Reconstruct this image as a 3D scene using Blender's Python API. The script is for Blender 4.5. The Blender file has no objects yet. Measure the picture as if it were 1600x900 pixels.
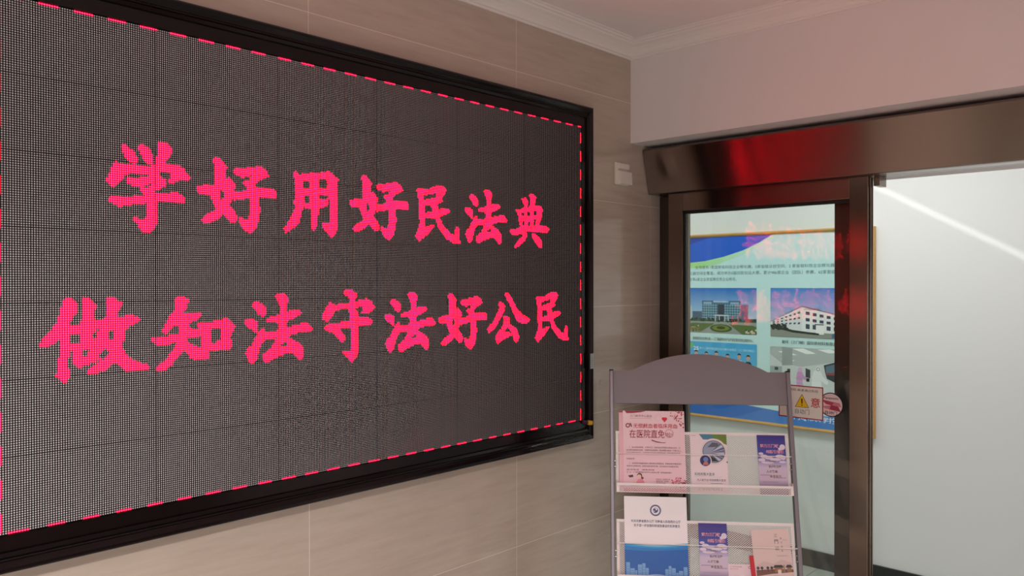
import bpy, bmesh, math, random
import numpy as np
from mathutils import Vector, Matrix
random.seed(7)
SC = bpy.context.scene
COL = SC.collection

# ------------------------------------------------------------------ camera
F_PX, YAW, PITCH, ROLL = 1243.86, 0.758535, -0.004639, -0.000825
cam_data = bpy.data.cameras.new('camera')
cam_data.sensor_width = 36.0
cam_data.lens = F_PX * 36.0 / 1600.0
cam_data.clip_start = 0.02
cam = bpy.data.objects.new('camera', cam_data)
COL.objects.link(cam)
_F = Vector((-math.sin(YAW) * math.cos(PITCH), math.cos(YAW) * math.cos(PITCH), math.sin(PITCH)))
_R0 = Vector((math.cos(YAW), math.sin(YAW), 0))
_U0 = _R0.cross(_F)
_R = math.cos(ROLL) * _R0 + math.sin(ROLL) * _U0
_U = -math.sin(ROLL) * _R0 + math.cos(ROLL) * _U0
_M = Matrix((_R, _U, -_F)).transposed().to_4x4()
_M.translation = Vector((1.8308, -2.2627, 1.6035))
cam.matrix_world = _M
SC.camera = cam

# ------------------------------------------------------------------ world, exposure, lights
w = bpy.data.worlds.new('world')
SC.world = w
w.use_nodes = True
w.node_tree.nodes['Background'].inputs[0].default_value = (0.6, 0.7, 0.85, 1)
w.node_tree.nodes['Background'].inputs[1].default_value = 0.3
SC.view_settings.view_transform = 'Standard'
SC.view_settings.look = 'None'
SC.view_settings.gamma = 1.0
SC.view_settings.use_curve_mapping = False
SC.view_settings.exposure = 0.0
SC.cycles.use_denoising = True
SC.cycles.max_bounces = 8
SC.cycles.transparent_max_bounces = 16
SC.cycles.sample_clamp_indirect = 60.0
SC.cycles.caustics_reflective = False
SC.cycles.caustics_refractive = False


def area(name, loc, target, sx, sy, power, color, spread=math.pi):
    d = bpy.data.lights.new(name, 'AREA')
    d.shape = 'RECTANGLE'
    d.size, d.size_y = sx, sy
    d.energy = power
    d.color = color
    d.spread = spread
    o = bpy.data.objects.new(name, d)
    COL.objects.link(o)
    o.location = loc
    v = Vector(target) - Vector(loc)
    o.rotation_euler = v.to_track_quat('-Z', 'Y').to_euler()
    return o


CEIL = 2.545
# lobby: one square panel lamp behind the photographer; corridor: two brighter panels
LOBBY_LAMP = (2.1, -3.3, CEIL - 0.03)
area('lobby_light', LOBBY_LAMP, (LOBBY_LAMP[0], LOBBY_LAMP[1], 0), 0.22, 0.22, 124, (1.0, 0.945, 0.925), math.radians(152))
area('corridor_light', (0.35, 1.25, 2.665), (0.35, 1.25, 0), 0.9, 0.45, 12.5, (1.0, 0.995, 0.965))
area('corridor_light', (2.30, 1.25, 2.665), (2.30, 1.25, 0), 0.9, 0.45, 12.5, (1.0, 0.995, 0.965))
area('corridor_light', (-1.5, 1.25, 2.665), (-1.5, 1.25, 0), 0.9, 0.45, 12, (1.0, 0.995, 0.965))
area('lobby_fill', (3.55, -3.5, 1.0), (0, -3.3, 0.9), 1.7, 1.3, 18, (0.97, 0.97, 1.0))  # unseen fill added to brighten the lobby walls and ceiling
# added narrow lamp behind the lintel, imitating a door-track glint on the far wall
gl = area('glint_stand_in', (0.72, 0.74, 2.19), (0.72, 2.18, 1.89), 1.15, 0.006, 0.030, (1.0, 0.98, 1.0), math.radians(2.0))
gl.rotation_euler = (gl.rotation_euler.to_matrix() @ Matrix.Rotation(math.radians(-29.3), 3, 'Z')).to_euler()


# ------------------------------------------------------------------ helpers
def lin(c):
    return tuple(((x / 255) / 12.92 if x <= 10 else (((x / 255) + 0.055) / 1.055) ** 2.4) for x in c)


def mat(name, rgb, rough=0.5, metal=0.0, spec=0.5, coat=0.0, noise=0.0, nscale=20.0, bump=0.0, aniso=0.0, stretch=(1, 1, 1)):
    m = bpy.data.materials.new(name)
    m.use_nodes = True
    nt = m.node_tree
    b = nt.nodes['Principled BSDF']
    c = lin(rgb)
    b.inputs['Base Color'].default_value = (*c, 1)
    b.inputs['Roughness'].default_value = rough
    b.inputs['Metallic'].default_value = metal
    b.inputs['Specular IOR Level'].default_value = spec
    b.inputs['Coat Weight'].default_value = coat
    b.inputs['Anisotropic'].default_value = aniso
    if noise or bump:
        tc = nt.nodes.new('ShaderNodeTexCoord')
        mp = nt.nodes.new('ShaderNodeMapping')
        mp.inputs['Scale'].default_value = stretch
        nt.links.new(tc.outputs['Object'], mp.inputs['Vector'])
        n = nt.nodes.new('ShaderNodeTexNoise')
        n.inputs['Scale'].default_value = nscale
        n.inputs['Detail'].default_value = 5
        nt.links.new(mp.outputs[0], n.inputs['Vector'])
        if noise:
            mx = nt.nodes.new('ShaderNodeMix')
            mx.data_type = 'RGBA'
            nt.links.new(n.outputs['Fac'], mx.inputs['Factor'])
            mx.inputs['A'].default_value = (*[v * (1 - noise) for v in c], 1)
            mx.inputs['B'].default_value = (*[min(1, v * (1 + noise)) for v in c], 1)
            nt.links.new(mx.outputs['Result'], b.inputs['Base Color'])
        if bump:
            bp = nt.nodes.new('ShaderNodeBump')
            bp.inputs['Strength'].default_value = bump
            bp.inputs['Distance'].default_value = 0.002
            nt.links.new(n.outputs['Fac'], bp.inputs['Height'])
            nt.links.new(bp.outputs[0], b.inputs['Normal'])
    return m


def emis(name, col, strength):
    m = bpy.data.materials.new(name)
    m.use_nodes = True
    b = m.node_tree.nodes['Principled BSDF']
    b.inputs['Base Color'].default_value = (0.05, 0.02, 0.02, 1)
    b.inputs['Emission Color'].default_value = (*col, 1)
    b.inputs['Emission Strength'].default_value = strength
    return m


def glass_mat(name, tint, ior=1.58):
    m = bpy.data.materials.new(name)
    m.use_nodes = True
    nt = m.node_tree
    nt.nodes.clear()
    out = nt.nodes.new('ShaderNodeOutputMaterial')
    mx = nt.nodes.new('ShaderNodeMixShader')
    fr = nt.nodes.new('ShaderNodeFresnel')
    # same reflectance entering and leaving the thin pane (the node inverts the index on back faces)
    ge = nt.nodes.new('ShaderNodeNewGeometry')
    mr = nt.nodes.new('ShaderNodeMapRange')
    mr.inputs['To Min'].default_value = ior
    mr.inputs['To Max'].default_value = 1.0 / ior
    nt.links.new(ge.outputs['Backfacing'], mr.inputs['Value'])
    nt.links.new(mr.outputs[0], fr.inputs['IOR'])
    tr = nt.nodes.new('ShaderNodeBsdfTransparent')
    tr.inputs[0].default_value = (*tint, 1)
    g = nt.nodes.new('ShaderNodeBsdfGlossy')
    g.inputs['Roughness'].default_value = 0.0
    nt.links.new(fr.outputs[0], mx.inputs[0])
    nt.links.new(tr.outputs[0], mx.inputs[1])
    nt.links.new(g.outputs[0], mx.inputs[2])
    nt.links.new(mx.outputs[0], out.inputs[0])
    return m


class MB:
    """collects shapes and links them as one mesh object"""

    def __init__(s):
        s.v, s.f, s.m = [], [], []

    def add(s, vs, fs, mi=0):
        o = len(s.v)
        s.v += [tuple(x) for x in vs]
        s.f += [tuple(i + o for i in f) for f in fs]
        s.m += [mi] * len(fs)

    def box(s, a, b, mi=0, T=None):
        x0, y0, z0 = a
        x1, y1, z1 = b
        vs = [(x0, y0, z0), (x1, y0, z0), (x1, y1, z0), (x0, y1, z0), (x0, y0, z1), (x1, y0, z1), (x1, y1, z1), (x0, y1, z1)]
        if T:
            vs = [T(*p) for p in vs]
        s.add(vs, [(0, 3, 2, 1), (4, 5, 6, 7), (0, 1, 5, 4), (1, 2, 6, 5), (2, 3, 7, 6), (3, 0, 4, 7)], mi)

    def prism(s, pts, a, b, T, mi=0):
        n = len(pts)
        vs = [T(x, y, a) for x, y in pts] + [T(x, y, b) for x, y in pts]
        s.add(vs, [tuple(range(n - 1, -1, -1)), tuple(range(n, 2 * n))] + [(i, (i + 1) % n, n + (i + 1) % n, n + i) for i in range(n)], mi)

    def tube(s, path, r, n=8, mi=0):
        path = [Vector(p) for p in path]
        rings = []
        for i, p in enumerate(path):
            t = (path[min(i + 1, len(path) - 1)] - path[max(i - 1, 0)]).normalized()
            a = t.orthogonal().normalized() if i == 0 else (rings_a - t * rings_a.dot(t)).normalized()
            rings_a = a
            b = t.cross(a)
            rings.append([p + r * (math.cos(2 * math.pi * k / n) * a + math.sin(2 * math.pi * k / n) * b) for k in range(n)])
        vs = [q for ring in rings for q in ring]
        fs = []
        for i in range(len(rings) - 1):
            for k in range(n):
                fs.append((i * n + k, i * n + (k + 1) % n, (i + 1) * n + (k + 1) % n, (i + 1) * n + k))
        fs.append(tuple(range(n - 1, -1, -1)))
        fs.append(tuple(range((len(rings) - 1) * n, len(rings) * n)))
        s.add(vs, fs, mi)

    def disc(s, c, r, h, T, n=32, mi=0):
        s.prism([(c[0] + r * math.cos(2 * math.pi * k / n), c[1] + r * math.sin(2 * math.pi * k / n)) for k in range(n)], 0, h, T, mi)

    def build(s, name, mats, parent=None, bevel=0.0, smooth=False, seg=2):
        me = bpy.data.meshes.new(name)
        me.from_pydata(s.v, [], s.f)
        for m in (mats if isinstance(mats, (list, tuple)) else [mats]):
            me.materials.append(m)
        me.polygons.foreach_set('material_index', s.m)
        if smooth:
            me.polygons.foreach_set('use_smooth', [True] * len(me.polygons))
        o = bpy.data.objects.new(name, me)
        COL.objects.link(o)
        if parent:
            o.parent = parent
        if bevel:
            bm = bmesh.new()
            bm.from_mesh(me)
            bmesh.ops.recalc_face_normals(bm, faces=bm.faces)
            es = [e for e in bm.edges if len(e.link_faces) == 2 and e.calc_face_angle(0) > 0.5]
            bmesh.ops.bevel(bm, geom=es, offset=bevel, segments=seg, affect='EDGES', profile=0.5, clamp_overlap=True)
            bm.to_mesh(me)
            bm.free()
        return o


def thing(name, label, cat, loc=(0, 0, 0), rz=0.0, group=None):
    o = bpy.data.objects.new(name, None)
    COL.objects.link(o)
    o.empty_display_size = 0.05
    o.location = loc
    o.rotation_euler = (0, 0, rz)
    return tag(o, label, cat, group)


def tag(o, label, cat, group=None):
    o['label'] = label
    o['category'] = cat
    if group:
        o['group'] = group
    return o


def struct(o):
    o['kind'] = 'structure'
    return o


def sbox(name, a, b, m):
    mb = MB()
    mb.box(a, b)
    return struct(mb.build(name, m))


# printed sheets: flat inked shapes and real lettering, one mesh per sheet
PRINT = bpy.data.materials.new('printed_ink')
PRINT.use_nodes = True
_b = PRINT.node_tree.nodes['Principled BSDF']
_b.inputs['Roughness'].default_value = 0.45
_a = PRINT.node_tree.nodes.new('ShaderNodeAttribute')
_a.attribute_name = 'Col'
PRINT.node_tree.links.new(_a.outputs['Color'], _b.inputs['Base Color'])
_TXT = {}


def text_mesh(body, bold):
    k = (body, bold)
    if k not in _TXT:
        cu = bpy.data.curves.new('lettering', 'FONT')
        cu.body = body
        cu.resolution_u = 2
        cu.offset = bold * 0.35
        o = bpy.data.objects.new('lettering', cu)
        COL.objects.link(o)
        bpy.context.view_layer.update()
        dg = bpy.context.evaluated_depsgraph_get()
        me = bpy.data.meshes.new_from_object(o.evaluated_get(dg))
        vs = [tuple(v.co[:2]) for v in me.vertices]
        fs = [tuple(p.vertices) for p in me.polygons]
        bpy.data.objects.remove(o)
        bpy.data.curves.remove(cu)
        bpy.data.meshes.remove(me)
        xs = [v[0] for v in vs]
        ys = [v[1] for v in vs]
        _TXT[k] = (vs, fs, min(xs), max(xs), min(ys), max(ys))
    return _TXT[k]


class Sheet:
    """local frame: x right, y up, z towards the reader"""

    def __init__(s, w, h, t, rgb=(255, 255, 255), edge=None):
        s.v, s.f, s.c = [], [], []
        s.w, s.h, s.z = w, h, t
        vs = [(0, 0, 0), (w, 0, 0), (w, h, 0), (0, h, 0), (0, 0, t), (w, 0, t), (w, h, t), (0, h, t)]
        s.raw(vs, [(0, 3, 2, 1), (0, 1, 5, 4), (1, 2, 6, 5), (2, 3, 7, 6), (3, 0, 4, 7)], [edge or rgb] * 5)
        s.raw(vs[4:], [(0, 1, 2, 3)], [rgb])

    def raw(s, vs, fs, cols):
        o = len(s.v)
        s.v += vs
        s.f += [tuple(i + o for i in f) for f in fs]
        s.c += [[lin(c)] * len(f) if not isinstance(c[0], (tuple, list)) else [lin(q) for q in c] for f, c in zip(fs, cols)]

    def up(s):
        s.z += 1.2e-5

    def poly(s, pts, rgb):
        s.up()
        s.raw([(x, y, s.z) for x, y in pts], [tuple(range(len(pts)))], [rgb])

    def rect(s, x0, y0, x1, y1, rgb, rgb2=None):
        """rgb bottom, rgb2 top"""
        s.up()
        s.raw([(x0, y0, s.z), (x1, y0, s.z), (x1, y1, s.z), (x0, y1, s.z)], [(0, 1, 2, 3)], [rgb if rgb2 is None else (rgb, rgb, rgb2, rgb2)])

    def disc(s, cx, cy, r, rgb, n=24, ry=None):
        s.poly([(cx + r * math.cos(2 * math.pi * k / n), cy + (ry or r) * math.sin(2 * math.pi * k / n)) for k in range(n)], rgb)

    def ring(s, cx, cy, r0, r1, rgb, n=32):
        s.up()
        vs = []
        for r in (r0, r1):
            vs += [(cx + r * math.cos(2 * math.pi * k / n), cy + r * math.sin(2 * math.pi * k / n), s.z) for k in range(n)]
        s.raw(vs, [(k, (k + 1) % n, n + (k + 1) % n, n + k) for k in range(n)], [rgb] * n)

    def text(s, body, x, y, h, rgb, width=None, bold=0.0, skew=0.0, clip=None):
        """x, y: lower left corner of the ink; h: ink height; width: ink width"""
        vs, fs, x0, x1, y0, y1 = text_mesh(body, bold)
        k = h / (y1 - y0)
        kx = k if width is None else width / (x1 - x0)
        s.up()
        V = [(x + (a - x0) * kx + (b - y0) * k * skew, y + (b - y0) * k, s.z) for a, b in vs]
        if clip is not None:
            fs = [f for f in fs if max(V[i][0] for i in f) < clip]
        s.raw(V, fs, [rgb] * len(fs))

    def blobs(s, x0, y0, x1, y1, n, r0, r1, cols, seed=1, fall=None):
        rnd = random.Random(seed)
        for _ in range(n):
            x, y = rnd.uniform(x0, x1), rnd.uniform(y0, y1)
            if fall and rnd.random() > fall(x, y):
                continue
            r = rnd.uniform(r0, r1)
            if x - r < 0 or x + r > s.w or y - r < 0 or y + r > s.h:
                continue
            s.poly([(x + r * math.cos(a), y + r * math.sin(a)) for a in (0, 1.05, 2.1, 3.14, 4.2, 5.25)], rnd.choice(cols))

    def build(s, name, M, label=None, cat=None, group=None, parent=None, mirror=False):
        me = bpy.data.meshes.new(name)
        me.from_pydata(s.v, [], s.f)
        me.materials.append(PRINT)
        ca = me.color_attributes.new('Col', 'FLOAT_COLOR', 'CORNER')
        flat = []
        for c in s.c:
            for q in c:
                flat += [q[0], q[1], q[2], 1.0]
        ca.data.foreach_set('color', flat)
        o = bpy.data.objects.new(name, me)
        COL.objects.link(o)
        if parent:
            o.parent = parent
            o.matrix_local = M
        else:
            o.matrix_world = M
        if label:
            tag(o, label, cat, group)
        return o


def frame_matrix(origin, X, Y):
    X, Y = Vector(X).normalized(), Vector(Y).normalized()
    m = Matrix((X, Y, X.cross(Y))).transposed().to_4x4()
    m.translation = Vector(origin)
    return m


# ------------------------------------------------------------------ materials
def tile_material():
    m = mat('stone_tile', (176, 156, 138), rough=0.13, spec=0.5)
    nt = m.node_tree
    b = nt.nodes['Principled BSDF']
    tc = nt.nodes.new('ShaderNodeTexCoord')
    sep = nt.nodes.new('ShaderNodeSeparateXYZ')
    nt.links.new(tc.outputs['Object'], sep.inputs[0])
    ax = nt.nodes.new('ShaderNodeMath'); ax.operation = 'ADD'; ax.inputs[1].default_value = 0.3085 + 8.0
    az = nt.nodes.new('ShaderNodeMath'); az.operation = 'ADD'; az.inputs[1].default_value = -0.3195 + 4.0
    nt.links.new(sep.outputs['Y'], ax.inputs[0])
    nt.links.new(sep.outputs['Z'], az.inputs[0])
    cmb = nt.nodes.new('ShaderNodeCombineXYZ')
    nt.links.new(ax.outputs[0], cmb.inputs[0])
    nt.links.new(az.outputs[0], cmb.inputs[1])
    br = nt.nodes.new('ShaderNodeTexBrick')
    br.offset = 0.0
    br.inputs['Scale'].default_value = 1.0
    br.inputs['Brick Width'].default_value = 0.8
    br.inputs['Row Height'].default_value = 0.4
    br.inputs['Mortar Size'].default_value = 0.0011
    br.inputs['Mortar Smooth'].default_value = 0.1
    nt.links.new(cmb.outputs[0], br.inputs['Vector'])
    mp = nt.nodes.new('ShaderNodeMapping')
    mp.inputs['Scale'].default_value = (1, 1.6, 14)
    mp.inputs['Rotation'].default_value = (0.05, 0, 0)
    nt.links.new(tc.outputs['Object'], mp.inputs[0])
    n = nt.nodes.new('ShaderNodeTexNoise')
    n.inputs['Scale'].default_value = 3.0
    n.inputs['Detail'].default_value = 8
    n.inputs['Roughness'].default_value = 0.62
    nt.links.new(mp.outputs[0], n.inputs['Vector'])
    cr = nt.nodes.new('ShaderNodeValToRGB')
    cr.color_ramp.elements[0].position = 0.3
    cr.color_ramp.elements[0].color = (*lin((184, 167, 154)), 1)
    cr.color_ramp.elements[1].position = 0.72
    cr.color_ramp.elements[1].color = (*lin((197, 181, 168)), 1)
    nt.links.new(n.outputs['Fac'], cr.inputs[0])
    nt.links.new(cr.outputs[0], br.inputs['Color1'])
    nt.links.new(cr.outputs[0], br.inputs['Color2'])
    br.inputs['Mortar'].default_value = (*lin((226, 212, 198)), 1)
    nt.links.new(br.outputs['Color'], b.inputs['Base Color'])
    bp = nt.nodes.new('ShaderNodeBump')
    bp.invert = True
    bp.inputs['Strength'].default_value = 0.4
    bp.inputs['Distance'].default_value = 0.001
    nt.links.new(br.outputs['Fac'], bp.inputs['Height'])
    nt.links.new(bp.outputs[0], b.inputs['Normal'])
    return m


def floor_material():
    m = mat('floor_tile', (178, 182, 166), rough=0.16)
    nt = m.node_tree
    b = nt.nodes['Principled BSDF']
    tc = nt.nodes.new('ShaderNodeTexCoord')
    br = nt.nodes.new('ShaderNodeTexBrick')
    br.offset = 0.0
    br.inputs['Scale'].default_value = 1.0
    br.inputs['Brick Width'].default_value = 0.8
    br.inputs['Row Height'].default_value = 0.8
    br.inputs['Mortar Size'].default_value = 0.002
    br.inputs['Color1'].default_value = (*lin((174, 178, 170)), 1)
    br.inputs['Color2'].default_value = (*lin((168, 172, 165)), 1)
    br.inputs['Mortar'].default_value = (*lin((120, 122, 112)), 1)
    nt.links.new(tc.outputs['Object'], br.inputs['Vector'])
    nt.links.new(br.outputs['Color'], b.inputs['Base Color'])
    return m


M_TILE = tile_material()
M_FLOOR = floor_material()
M_PLASTER = mat('white_plaster', (232, 224, 224), rough=0.85, bump=0.15, nscale=60)
M_CEIL = mat('white_ceiling_paint', (236, 228, 227), rough=0.9)
M_CORR = mat('corridor_white_paint', (216, 219, 218), rough=0.7, bump=0.06, nscale=40)
M_CORNICE = mat('white_plaster_cornice', (236, 227, 224), rough=0.8)
M_BASE = mat('black_granite', (34, 38, 36), rough=0.3, noise=0.5, nscale=120)
def brushed(name, rgb, rough, rot):
    m = mat(name, rgb, rough=rough, metal=1.0, noise=0.12, nscale=5, stretch=(1, 1, 0.5), bump=0.02, aniso=0.93)
    t = m.node_tree.nodes.new('ShaderNodeTangent')
    t.direction_type = 'RADIAL'
    t.axis = 'Z'
    b = m.node_tree.nodes['Principled BSDF']
    m.node_tree.links.new(t.outputs[0], b.inputs['Tangent'])
    b.inputs['Anisotropic Rotation'].default_value = rot
    return m


M_STEEL_H = brushed('brushed_steel_lengthwise', (140, 124, 116), 0.21, 0.25)
M_STEEL = brushed('brushed_steel_upright', (138, 122, 112), 0.21, 0.0)
M_STEEL_D = mat('dark_steel', (92, 82, 74), rough=0.3, metal=1.0)
M_GASKET = mat('black_rubber', (18, 16, 16), rough=0.6)
M_GLASS = glass_mat('clear_green_glass', (0.978, 1.0, 0.988))
M_FRAMEB = mat('glossy_black_frame', (13, 6, 9), rough=0.14, spec=0.3)
M_LINER = mat('black_liner', (8, 7, 8), rough=0.5)
M_WHITEP = mat('white_plastic', (236, 228, 220), rough=0.4)
M_RACKM = mat('grey_powder_coat', (130, 124, 130), rough=0.5, bump=0.05, nscale=400)
M_RACKP = mat('silver_grey_post', (132, 126, 134), rough=0.35, metal=0.35)
M_RACKW = mat('pale_pink_white_wire', (238, 228, 228), rough=0.4)
M_BLACKP = mat('black_plastic', (16, 16, 17), rough=0.45)
M_CHROME = mat('zinc_bolt', (190, 185, 180), rough=0.25, metal=1.0)
M_WOOD = mat('golden_wood_frame', (196, 150, 78), rough=0.35, noise=0.15, nscale=8, stretch=(1, 1, 12))
M_LAMP = emis('lamp_diffuser', (1.0, 0.97, 0.93), 4.0)
M_YEL = mat('yellow_plug', (214, 160, 30), rough=0.4)
M_PUR = mat('purple_sleeve', (62, 34, 52), rough=0.5)
M_TAPE = mat('white_tape', (190, 184, 176), rough=0.6)

# ------------------------------------------------------------------ the setting
DY = 0.3532      # lobby face of the wall over the door
FY = 2.1833      # far wall of the corridor
T = 0.12
sbox('floor', (-3.2, -4.9, -0.1), (4.2, FY + 0.12, 0.0), M_FLOOR)
sbox('ceiling', (-T, -4.9, CEIL), (4.0, DY + 0.35, CEIL + 0.1), M_CEIL)
sbox('wall_left', (-T, -4.8, 0), (0, 0.70, CEIL), M_TILE)
sbox('wall_right', (3.6, -4.8, 0), (3.6 + T, DY, CEIL), mat('beige_paint', (170, 150, 134), rough=0.7))
sbox('wall_back', (0, -4.8 - T, 0), (3.6, -4.8, CEIL), mat('brown_panel', (120, 100, 88), rough=0.6))
win = bpy.data.objects.new('fill_window_1', None); COL.objects.link(win); win.location = (3.6, -3.5, 1.0); struct(win)  # added out of view to carry the lobby fill light
mb = MB()
for a in ((-0.95, -0.72, 0.95, -0.66), (-0.95, 0.66, 0.95, 0.72), (-0.95, -0.66, -0.89, 0.66), (0.89, -0.66, 0.95, 0.66), (-0.02, -0.66, 0.02, 0.66)):
    mb.box((-0.035, a[0], a[1]), (-0.0005, a[2], a[3]))
mb.build('fill_window_frame', M_WHITEP, win)
mb = MB()
mb.box((-0.008, -0.885, -0.655), (-0.001, 0.885, 0.655))
mb.build('fill_pane', emis('fill_pane_glow', (0.95, 0.97, 1.0), 1.5), win)  # pane made to glow along with the added fill light
# wall over and beside the door
mb = MB()
mb.box((0, DY, 2.1613), (3.6 + T, 0.70, CEIL))
mb.box((0, 0.63, 1.972), (1.80, 0.70, 2.1613))
mb.box((1.80, DY, 0), (3.6 + T, 0.70, 2.1613))
struct(mb.build('wall_front', M_PLASTER))
# corridor beyond the door
sbox('wall_far', (-3.2, FY, 0), (4.2, FY + 0.12, 2.8), M_CORR)
sbox('wall_corridor_left', (-3.2 - T, 0.58, 0), (-3.2, FY, 2.8), M_CORR)
sbox('wall_corridor_right', (4.0, 0.70, 0), (4.0 + T, FY, 2.8), M_CORR)
sbox('wall_corridor_front', (-3.2, 0.58, 0), (-T, 0.70, 2.8), M_CORR)
sbox('ceiling_corridor', (-3.2, 0.70, 2.7), (4.0, FY, 2.8), M_CORR)
sbox('wall_corridor_top', (-T, 0.62, CEIL + 0.1), (4.0, 0.70, 2.8), M_CORR)
sbox('baseboard_far', (-3.2, FY - 0.012, 0), (4.0, FY, 0.0945), M_BASE)
sbox('wall_corridor_step', (3.6 + T, 0.60, 0), (4.0 + T, 0.70, 2.7), M_CORR)


def cornice(name, path_fn, L0, L1):
    """plaster cornice: profile (out, down) swept along the wall"""
    prof = [(0, 0.056), (0.006, 0.056), (0.008, 0.050), (0.014, 0.048), (0.018, 0.040), (0.026, 0.030), (0.040, 0.020), (0.054, 0.015), (0.058, 0.010), (0.066, 0.009), (0.070, 0.004), (0.078, 0.003), (0.080, 0.0), (0, 0)]
    n = len(prof)
    vs = [path_fn(L0, o, d) for o, d in prof] + [path_fn(L1, o, d) for o, d in prof]
    mb = MB()
    mb.add(vs, [(i, (i + 1) % n, n + (i + 1) % n, n + i) for i in range(n)] + [tuple(range(n - 1, -1, -1)), tuple(range(n, 2 * n))])
    return struct(mb.build(name, M_CORNICE))


cornice('trim_1', lambda t, o, d: (o, (DY - o) if t else -4.8, CEIL - d), 0, 1)
cornice('trim_2', lambda t, o, d: (3.6 if t else o, DY - o, CEIL - d), 0, 1)

# door_1: fixed glazed panel; door_2: sliding leaf parked behind it
d1 = bpy.data.objects.new('door_1', None); COL.objects.link(d1); d1.location = (0.47, 0.53, 0); struct(d1)


def rel(mb, p):
    mb.v = [(x - p[0], y - p[1], z - p[2]) for x, y, z in mb.v]
    return mb


P1 = (0.47, 0.53, 0)


def bar(name, a, b, m, parent, P, bevel=0.0015):
    mb = MB()
    mb.box(a, b)
    return rel(mb, P).build(name, m, parent, bevel=bevel)


bar('jamb', (0.0, 0.562, 0), (0.052, 0.625, 1.965), M_STEEL_D, d1, P1)
bar('stile', (0.0815, 0.50, 0), (0.1460, 0.555, 1.967), M_STEEL, d1, P1)
bar('top_rail', (0.1465, 0.50, 1.8945), (0.7975, 0.555, 1.967), M_STEEL_H, d1, P1)
bar('bottom_rail', (0.1465, 0.50, 0.0), (0.7975, 0.555, 0.09), M_STEEL, d1, P1)
mb = MB()
mb.box((0.798, 0.50, 0), (0.8585, 0.553, 1.967))
mb.box((0.8585, 0.515, 0), (0.8635, 0.521, 1.965))
mb.box((0.8585, 0.533, 0), (0.8635, 0.539, 1.965))
rel(mb, P1).build('post', M_STEEL, d1, bevel=0.0012)
mb = MB()
mb.box((0.1465, 0.510, 1.8830), (0.7975, 0.530, 1.8940))
mb.box((0.1465, 0.510, 0.0905), (0.1535, 0.530, 1.8830))
mb.box((0.7940, 0.510, 0.0905), (0.7975, 0.530, 1.8830))
rel(mb, P1).build('gasket', M_GASKET, d1)
bar('glass_pane', (0.154, 0.516, 0.092), (0.7935, 0.524, 1.8825), M_GLASS, d1, P1, 0)
P2 = (0.5, 0.588, 0)
d2 = bpy.data.objects.new('door_2', None); COL.objects.link(d2); d2.location = P2; struct(d2)
bar('stile', (0.060, 0.572, 0.01), (0.120, 0.604, 1.955), M_STEEL_D, d2, P2)
bar('stile', (0.7190, 0.572, 0.01), (0.8150, 0.604, 1.955), M_STEEL_D, d2, P2)
bar('top_rail', (0.1205, 0.572, 1.905), (0.7185, 0.604, 1.955), M_STEEL_D, d2, P2)
bar('bottom_rail', (0.1205, 0.572, 0.01), (0.7185, 0.604, 0.09), M_STEEL_D, d2, P2)
bar('glass_pane', (0.1210, 0.584, 0.0905), (0.7185, 0.592, 1.9045), M_GLASS, d2, P2, 0)
mb = MB()
for k in range(11):
    mb.box((0.8150, 0.578, 0.975 + k * 0.011), (0.8280 + 0.003 * (k % 2), 0.600, 0.983 + k * 0.011))
mb.box((0.8150, 0.578, 0.970), (0.8260, 0.600, 1.098))
rel(mb, P2).build('edge_grip', M_BLACKP, d2)

# stainless housing of the automatic door over both panels
hd = thing('door_operator_housing', 'long brushed steel housing of the automatic door under the white wall, with red reflections', 'door housing', (1.15, 0.5, 1.967))
prof = [(0.432, 2.138), (0.434, 2.144), (0.439, 2.147), (0.60, 2.147), (0.60, 1.968), (0.478, 1.968), (0.474, 1.970)]
mb = MB()
mb.prism(prof, 0.003, 2.3, lambda y, z, x: (x, y, z))
mb.v = [(x, y, z) if x < 1 else (1.80, y, z) for x, y, z in mb.v]
rel(mb, (1.15, 0.5, 1.967)).build('cover', M_STEEL_H, hd, bevel=0.0008)
mb = MB()
mb.box((0.02, 0.60, 1.985), (1.78, 0.625, 2.14))
rel(mb, (1.15, 0.5, 1.967)).build('rail', M_STEEL_D, hd)
mb = MB()
mb.box((0.865, 0.535, 1.935), (0.885, 0.60, 1.9675))
rel(mb, (1.15, 0.5, 1.967)).build('door_stop', M_STEEL, hd, bevel=0.001)

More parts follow.
